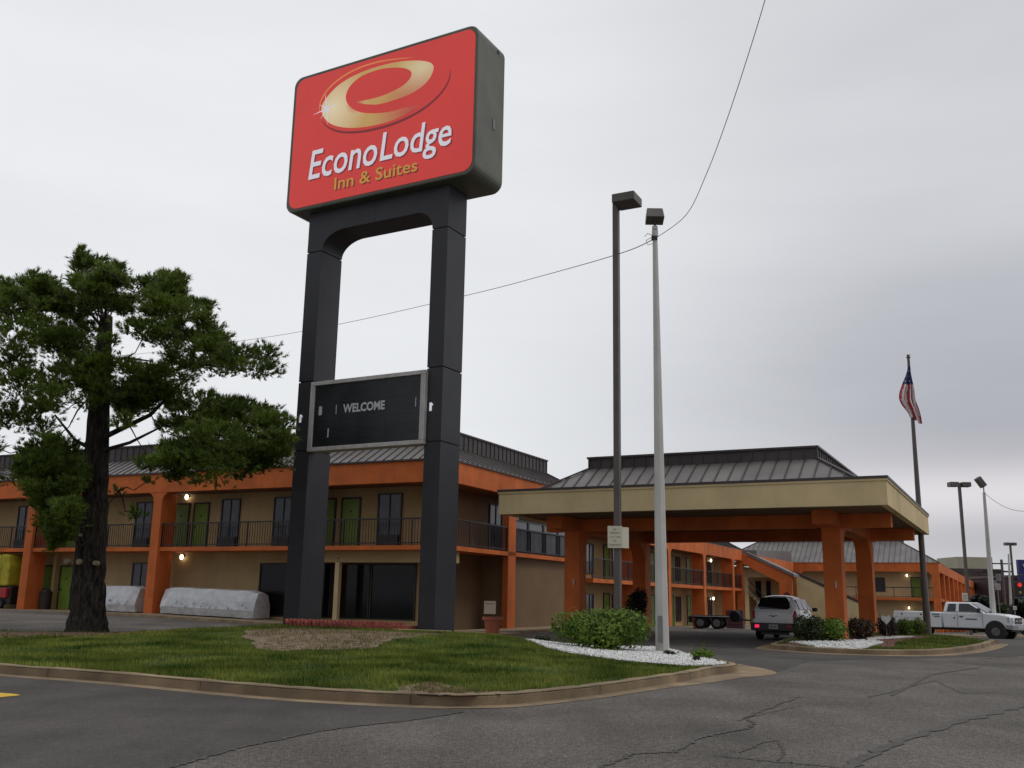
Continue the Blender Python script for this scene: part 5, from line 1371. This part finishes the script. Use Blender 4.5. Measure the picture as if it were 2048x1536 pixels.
m_ = MB(); sp3 = [tl_(x, y) for x, y in spine]; sp3[0].z = .05
pts = []; rr = []
for i in range(len(sp3)-1):
    for k in range(6):
        t = k/6; pts.append(sp3[i].lerp(sp3[i+1], t)); rr.append((hw[i]*(1-t)+hw[i+1]*t)/FPX*YT*(1+.05*rnd.uniform(-1, 1)))
pts.append(sp3[-1]); rr.append(hw[-1]/FPX*YT)
nn = 16; vs = []
for i, (p, r) in enumerate(zip(pts, rr)):
    for j in range(nn):
        a = 2*math.pi*j/nn; fl_ = 1+.09*math.sin(a*5+i*.25)+.05*noise.noise(Vector((a*3, p.z*2, 0)))
        if i < 5: fl_ += .30*(1-i/5)*max(0, math.sin(a*4+1))
        vs.append((p.x+r*fl_*math.cos(a), p.y+r*fl_*math.sin(a), p.z))
m_.add(vs, [(i*nn+j, i*nn+(j+1) % nn, (i+1)*nn+(j+1) % nn, (i+1)*nn+j) for i in range(len(pts)-1) for j in range(nn)]+[tuple((len(pts)-1)*nn+j for j in range(nn))])
trunk = m_.build('trunk', BARK, tree, smooth=True)
m_ = MB()
for (x, y, r) in ((172, 938, .10), (148, 1125, .08), (172, 1126, .09), (204, 1128, .07), (174, 1073, .05), (209, 634, .16)):
    p = tl_(x, y); rad = .42 if y > 700 else .18
    if y > 700: m_.tube([p+Vector((0, -rad*.75, 0)), p+Vector((0, -rad-.10, .02))], [r*1.1, r*.9], 10)
    else: m_.tube([sp3[-1]+Vector((0, 0, -.02)), sp3[-1]+Vector((0, 0, .03))], r, 12)
m_.build('pruned_stub', STUB, tree)
Zs = 3.2
B1 = [(520,110,45,60),(560,200,90,70),(620,330,110,70),(745,190,55,50),(720,290,85,55),(880,290,105,40),(640,400,100,45),(790,440,50,35),
(240,260,80,50),(50,280,70,40),(330,300,55,55),(250,360,140,50),(400,360,60,40),(60,420,100,50),
(1050,260,50,50),(1145,250,45,35),(1150,330,45,35),(1080,420,130,50),(1290,420,85,32),(1140,490,110,38),(975,370,55,32),
(940,575,150,50),(1080,630,150,60),(1310,610,85,60),(1420,640,65,45),(1250,710,190,50),(1500,730,150,52),(1700,740,110,60),(1630,830,170,45),(1400,810,170,50),
(300,500,190,75),(120,600,140,90),(500,450,90,38),(560,570,50,40),(350,650,160,60),(100,760,120,70),(380,700,140,45),
(600,770,90,65),(900,850,140,50),(1100,850,170,60),(950,960,240,70),(700,980,150,60),(400,900,170,65),(150,930,180,85),(330,1000,140,60),(100,1130,120,85),(260,1150,140,80),
(1450,1050,140,40),(1610,1070,110,38),(1680,1090,90,26),(1300,1030,110,50),(1250,1140,190,60),(1500,1160,220,60),(1780,1180,110,45),(1400,1260,240,75),(1650,1280,210,75),(1800,1270,70,70),(1500,1380,210,55),(1750,1400,110,50),(1300,1390,110,45),
(1050,1010,190,55),(830,1070,80,40),(780,1150,55,45),(1100,1190,90,40),(400,1330,140,55),(250,1330,120,55),(180,1430,70,50),
(-120,420,110,60),(-200,640,160,90),(-180,820,160,90),(-150,1050,170,90),(-90,1300,100,70),(-60,300,60,40)]
B2 = [(350,320,120,80),(400,470,90,80),(390,620,70,80),(355,745,45,45),(300,560,90,90),(440,680,60,60),(280,420,110,90),(450,560,80,70),(400,280,120,60),(1150,230,170,60),(1350,260,180,60),(1560,230,180,60),(1250,180,150,60),(1700,250,90,50),(980,250,90,40),(120,330,110,50),(250,260,110,70),(480,330,80,60)]
blobs = [(x/Zs, 480+y/Zs, a/Zs, b/Zs) for x, y, a, b in B1]+[(x/Zs, 850+y/Zs, a/Zs, b/Zs) for x, y, a, b in B2]
trr = random.Random(3)
nb0 = len(blobs); extra = []
for i in range(nb0):
    for j in range(i+1, nb0):
        A0, A1 = blobs[i], blobs[j]
        d = math.hypot(A0[0]-A1[0], A0[1]-A1[1])
        if 26 < d < 80 and trr.random() < .62:
            t = trr.uniform(.3, .7); extra.append((A0[0]*(1-t)+A1[0]*t, A0[1]*(1-t)+A1[1]*t, trr.uniform(18, 36), trr.uniform(9, 16)))
blobs = [(x, y, a*1.12, b*1.2) for x, y, a, b in blobs] + extra
front_b = [(640,770,110,60),(590,890,130,65),(660,980,120,55),(540,1040,90,45),(700,640,70,40),(480,820,120,60),(420,620,120,60),(800,800,100,50)]
blobs += [(x/Zs, 480+y/Zs, a/Zs, b/Zs, -1.6) for x, y, a, b in front_b]
wisps = [(860,560,80,30),(1110,330,55,30),(1290,360,80,26),(1440,390,70,26),(1180,300,60,30),(1560,330,60,26),(760,420,50,30),(960,350,50,26)]
blobs += [(x/Zs, 850+y/Zs, a/Zs, b/Zs, 'w') for x, y, a, b in wisps]
m_ = MB(); br = MB()
SCL = YT/FPX
done = []
def parent_of(x, y, c):
    bd = math.hypot((x-196)*1.0, 0)+60; best = None
    for (X, Y2, C) in done:
        if abs(X-196) < abs(x-196)-14 and (X-196)*(x-196) > 0:
            d = (C-c).length*FPX/YT
            if d < bd: bd = d; best = C
    return best
blobs.sort(key=lambda b: abs(b[0]-196))
for bb_ in blobs:
    x, y, a, b = bb_[:4]; fl_g = bb_[4] if len(bb_) > 4 else None
    dy = trr.uniform(-2.4, 2.2)*(1 if abs(x-190) < 260 else .6)
    if isinstance(fl_g, float): dy = fl_g
    c = tl_(x, y, dy); A_ = a*SCL; B_ = b*SCL; Cc = max(.35, A_*.75)
    # branch from trunk
    tz_ = max(2.6, min(sp3[-1].z-.3, c.z-abs(c.x-sp3[5].x)*.22-.3)); k = min(range(len(pts)), key=lambda i: abs(pts[i].z-tz_)); p0 = pts[k]
    pa_ = parent_of(x, y, c)
    if pa_ is not None: p0 = pa_
    done.append((x, y, c))
    mid = p0.lerp(c, .5)+Vector((0, 0, trr.uniform(-.35, .1)))
    d = (c-p0).length; r0 = .014+.008*d if pa_ is None else .022+.006*d
    br.tube([p0, p0.lerp(mid, .5)+Vector((0, 0, .1)), mid, c], [r0, r0*.75, r0*.5, .015], 6, cap=False)
    nt_ = int(110+A_*B_*900)
    if fl_g == 'w': nt_ = 45
    for _ in range(nt_):
        while True:
            q = Vector((trr.uniform(-1, 1), trr.uniform(-1, 1), trr.uniform(-1, 1)))
            if .1 < q.length < 1: break
        if trr.random() < .09: q = q.normalized()*trr.uniform(1.02, 1.42)
        p = c+Vector((q.x*A_*1.08, q.y*Cc, q.z*B_*1.12+.05*A_*abs(q.x)))
        if noise.noise(p*1.9)+.5*noise.noise(p*4.3) < -.08 and trr.random() < .85: continue
        dirn = (Vector((q.x, q.y, q.z*.5+.55)).normalized()+Vector((trr.gauss(0, .25), trr.gauss(0, .25), trr.gauss(0, .25)))).normalized()
        ln = trr.uniform(.11, .21)
        # tuft of needles
        sidev = dirn.orthogonal().normalized(); s2 = dirn.cross(sidev)
        for kk in range(13):
            an = trr.uniform(0, 6.28); sp = trr.uniform(.25, .95); dv = (dirn+(sidev*math.cos(an)+s2*math.sin(an))*sp).normalized()*ln*trr.uniform(.7, 1.1)
            base = p - dirn*ln*trr.uniform(0, .5); wv = dv.orthogonal().normalized()*.011
            i = len(m_.v); m_.v += [base-wv, base+wv, base+dv]; m_.f.append((i, i+1, i+2)); m_.m.append(0)
        if trr.random() < .03: br.tube([c.lerp(p, .1), c.lerp(p, .6)+Vector((0, 0, -.04)), p], [.018, .012, .006], 4, cap=False)
m_.build('crown', PINE, tree, fix=False)
for (a0, a1, a2, r) in (((196, 880), (300, 830), (360, 770), .09), ((192, 905), (260, 885), (330, 850), .07), ((200, 740), (250, 715), (300, 722), .06), ((188, 760), (150, 745), (110, 735), .06), ((205, 655), (180, 625), (168, 600), .06), ((168, 600), (140, 560), (120, 555), .04), ((186, 900), (150, 880), (110, 830), .07)):
    br.tube([tl_(*a0, -.1), tl_(*a1, -.3), tl_(*a2, -.4)], [r, r*.7, r*.35], 7, cap=False)
br.build('branches', BARK, tree, smooth=True, fix=False)

def shrub(name, label, px0, px1, py0, py1, zb, n, mt, leaf=.06, group=None, depth=None, flat=.5, seed=1, lumps=9, Yb=None, stems=True):
    r_ = random.Random(seed)
    base = ong((px0+px1)/2, py1, zb) if Yb is None else aty((px0+px1)/2, py1, Yb)
    if Yb is not None: base.z = zb
    sc_ = base.y/FPX; w = (px1-px0)/2*sc_; h = (py1-py0)*sc_; dp_ = depth or w*.8
    t = thing(name, label, 'shrub', (base.x, base.y+dp_*.6, base.z), 0, group)
    L_ = []
    for k in range(lumps):
        a = r_.uniform(0, 6.3); rr_ = r_.uniform(.1, .7)
        L_.append((Vector((w*rr_*math.cos(a)*1.05, dp_*rr_*math.sin(a), h*r_.uniform(.42, .66))), Vector((w*r_.uniform(.38, .55), dp_*r_.uniform(.4, .6), h*r_.uniform(.34, .42)))))
    L_.append((Vector((0, 0, h*.42)), Vector((w*.85, dp_*.85, h*.42))))
    m_ = MB()
    k = 0
    while k < n:
        c, s_ = r_.choice(L_)
        q = Vector((r_.gauss(0, 1), r_.gauss(0, 1), r_.gauss(0, 1))).normalized()
        rad = 1-abs(r_.gauss(0, .2)) if r_.random() > .1 else r_.uniform(1, 1.28); p = c+Vector((q.x*s_.x, q.y*s_.y, q.z*s_.z))*rad
        if p.z < .02 or abs(p.x) > w*1.03 or p.z > h*1.05: continue
        nrm = (q+Vector((r_.gauss(0, .5), r_.gauss(0, .5), r_.gauss(.25, .5)))).normalized(); a1 = nrm.orthogonal().normalized(); a1 = (Matrix.Rotation(r_.uniform(0, 6.3), 3, nrm) @ a1); a2 = nrm.cross(a1); l = leaf*r_.uniform(.6, 1.3)
        vs = [p-a1*l*.5, p-a2*l*.28, p+a1*l*.55+nrm*l*.1, p+a2*l*.28]
        i = len(m_.v); m_.v += vs; m_.f.append((i, i+1, i+2, i+3)); m_.m.append(0); k += 1
    m_.build('foliage', mt, t, fix=False)
    if stems:
        b_ = MB()
        for k in range(7):
            a = r_.uniform(0, 6.3); b_.tube([(0.1*math.cos(a), .1*math.sin(a), -.05), (w*.3*math.cos(a), dp_*.3*math.sin(a), h*.4), (w*.55*math.cos(a), dp_*.5*math.sin(a), h*.7)], [.02, .014, .006], 5)
        b_.build('stems', BARK, t)
    return t
LG = leafmat('bright_leaf', (.022, .066, .006), (.20, .30, .03), 3.2, .3)
LY = leafmat('yellow_green_leaf', (.04, .09, .008), (.20, .25, .03), 3, .3)
LD = leafmat('dark_leaf', (.012, .022, .007), (.055, .07, .018), 2.5, .2)
LR = leafmat('red_brown_leaf', (.03, .016, .010), (.11, .055, .03), 2.5, .2)
LK = leafmat('black_green_leaf', (.006, .010, .007), (.02, .03, .018), 2.5, .1)
shrub('large_shrub', 'wide bright green leafy shrub in the white gravel left of the white pole', 1112, 1308, 1222, 1304, .18, 12500, LG, .085, depth=.95, seed=4, lumps=15)
shrub('young_shrub', 'yellow-green tips rising behind the wide shrub beside the white pole', 1150, 1200, 1222, 1262, .3, 700, LY, .08, seed=6, lumps=4, Yb=26.2)
isl = 'shrubs on the right-hand island'
shrub('round_shrub', 'dark olive rounded shrub hiding the right rear of the silver hatchback', 1598, 1664, 1232, 1288, .16, 3200, LD, .08, isl, seed=8, depth=.7)
shrub('round_shrub', 'bright green shrub at the foot of the front right canopy column', 1640, 1714, 1236, 1289, .16, 3200, LG, .08, isl, seed=9, depth=.8)
shrub('round_shrub', 'mottled red-brown shrub right of the bright green island shrub', 1694, 1752, 1238, 1284, .16, 2600, LR, .08, isl, seed=10)
shrub('round_shrub', 'dark green shrub behind the red-brown one at the rear canopy column', 1692, 1750, 1230, 1268, .16, 1800, LD, .08, isl, seed=11, Yb=35)
shrub('round_shrub', 'maroon shrub in the middle of the island beneath the heart-shaped sign', 1756, 1802, 1232, 1276, .16, 2200, leafmat('maroon_leaf', (.016, .008, .007), (.06, .022, .018), 3), .07, isl, seed=12, Yb=36)
shrub('round_shrub', 'green shrub left of the flagpole, partly hiding the truck bed', 1792, 1832, 1238, 1273, .14, 1800, LG, .08, isl, seed=13, Yb=38)
shrub('round_shrub', 'yellowish green shrub touching the flagpole foot', 1820, 1858, 1236, 1273, .14, 1800, LY, .08, isl, seed=14, Yb=38.5)
shrub('topiary_plant', 'tall black-green potted topiary in the lobby entrance behind the big shrub', 1246, 1298, 1176, 1240, .45, 3200, LK, .10, seed=15, Yb=42, lumps=3)
shrub('low_plant', 'low spiky green plants at the gravel end right of the white pole', 1380, 1440, 1300, 1316, .17, 500, LG, .07, seed=16, lumps=6, stems=False, depth=.3)
shrub('low_plant', 'small green weed at the foot of the white pole', 1328, 1362, 1302, 1311, .17, 220, LD, .05, seed=17, lumps=3, stems=False, depth=.12)
shrub('low_plant', 'small weeds in the gravel near the kerb tip', 1386, 1406, 1312, 1322, .17, 160, LD, .05, seed=18, lumps=3, stems=False, depth=.1)
shrub('low_plant', 'low shrub on the bare ground left of the wide shrub', 1066, 1106, 1270, 1288, .17, 420, LD, .07, seed=19, lumps=4, stems=False)
# thin spike of grass
m_ = MB(); q = ong(1406, 1310, .17)
for k in range(16):
    a = rnd.uniform(-.5, .5); m_.quad((k*.01-.08, 0, 0), (k*.01-.07, 0, 0), (k*.01-.08+a*.3, rnd.uniform(-.1, .1), rnd.uniform(.15, .48)))
o = m_.build('grass_spike', LG, fix=False); o.location = q; tag(o, 'thin upright grass clump at the end of the white gravel', 'plant')
# heart shaped small white sign on the island
q = aty(1773, 1248, 36); t = thing('garden_sign', 'small white heart-shaped garden sign among the island shrubs', 'sign', (q.x, q.y, .1))
P = [(0, 0), (.16, .16), (.18, .27), (.10, .33), (0, .27), (-.10, .33), (-.18, .27), (-.16, .16)]
m_ = MB(); m_.prism(P, lambda p: (p[0], 0, p[1]+q.z-.12), lambda p: (p[0], .03, p[1]+q.z-.12)); m_.build('panel', LETW, t); m_ = MB(); m_.box(-.015, .015, .03, .05, 0, q.z-.05); m_.build('stake', GREYM, t)
# trees at the far right
def fartree(label, px0, px1, py0, py1, Y, n, mt, seed):
    r_ = random.Random(seed); a = aty(px0, py1, Y); b = aty(px1, py0, Y); w = (b.x-a.x)/2; zb = gz(50, Y); h = b.z-zb
    t = thing('background_tree', label, 'tree', ((a.x+b.x)/2, Y, zb), 0, 'dark trees beyond the motel')
    m_ = MB(); m_.tube([(0, 0, -.3), (0, 0, h*.6)], [.3, .12], 7); m_.build('trunk', BARK, t); m_ = MB()
    L_ = [(Vector((r_.uniform(-.6, .6)*w, r_.uniform(-1.5, 1.5), h*r_.uniform(.4, .8))), r_.uniform(.3, .5)*w) for _ in range(9)]
    for _ in range(n):
        c, s_ = r_.choice(L_); q = Vector((r_.gauss(0, 1), r_.gauss(0, 1), r_.gauss(0, 1))).normalized()*s_*r_.uniform(.6, 1.1); p = c+q
        p.z = max(.1, min(h*1.05, p.z)); u_ = Vector((r_.gauss(0, 1), r_.gauss(0, 1), r_.gauss(0, 1))).normalized()*.3; v_ = u_.orthogonal()*.6
        i = len(m_.v); m_.v += [p-u_, p-v_, p+u_, p+v_]; m_.f.append((i, i+1, i+2, i+3)); m_.m.append(0)
    m_.build('crown', mt, t, fix=False)
fartree('dark tree between the receding orange wing and the nearer white pole', 1950, 1990, 1180, 1250, 118, 1500, LK, 1)
fartree('dark tree behind the power pole at the far right', 1985, 2022, 1196, 1255, 112, 1200, LD, 2)
fartree('dark tree at the extreme right edge behind the small signs', 2018, 2070, 1190, 1250, 104, 1600, LK, 3)
fartree('small dark tree at the foot of the rear wing', 1930, 1962, 1205, 1250, 108, 900, LD, 4)
# strip of pale kerb behind the truck
a = ong(1830, 1262, -.1); b = ong(2048, 1255, -.1)
m_ = MB(); m_.bar((a.x, a.y, gz(a.x, a.y)+.03), (b.x+6, b.y, gz(b.x, b.y)+.03), .6, .2); structure(m_.build('kerb', CONC))
print('objects', len(bpy.data.objects))
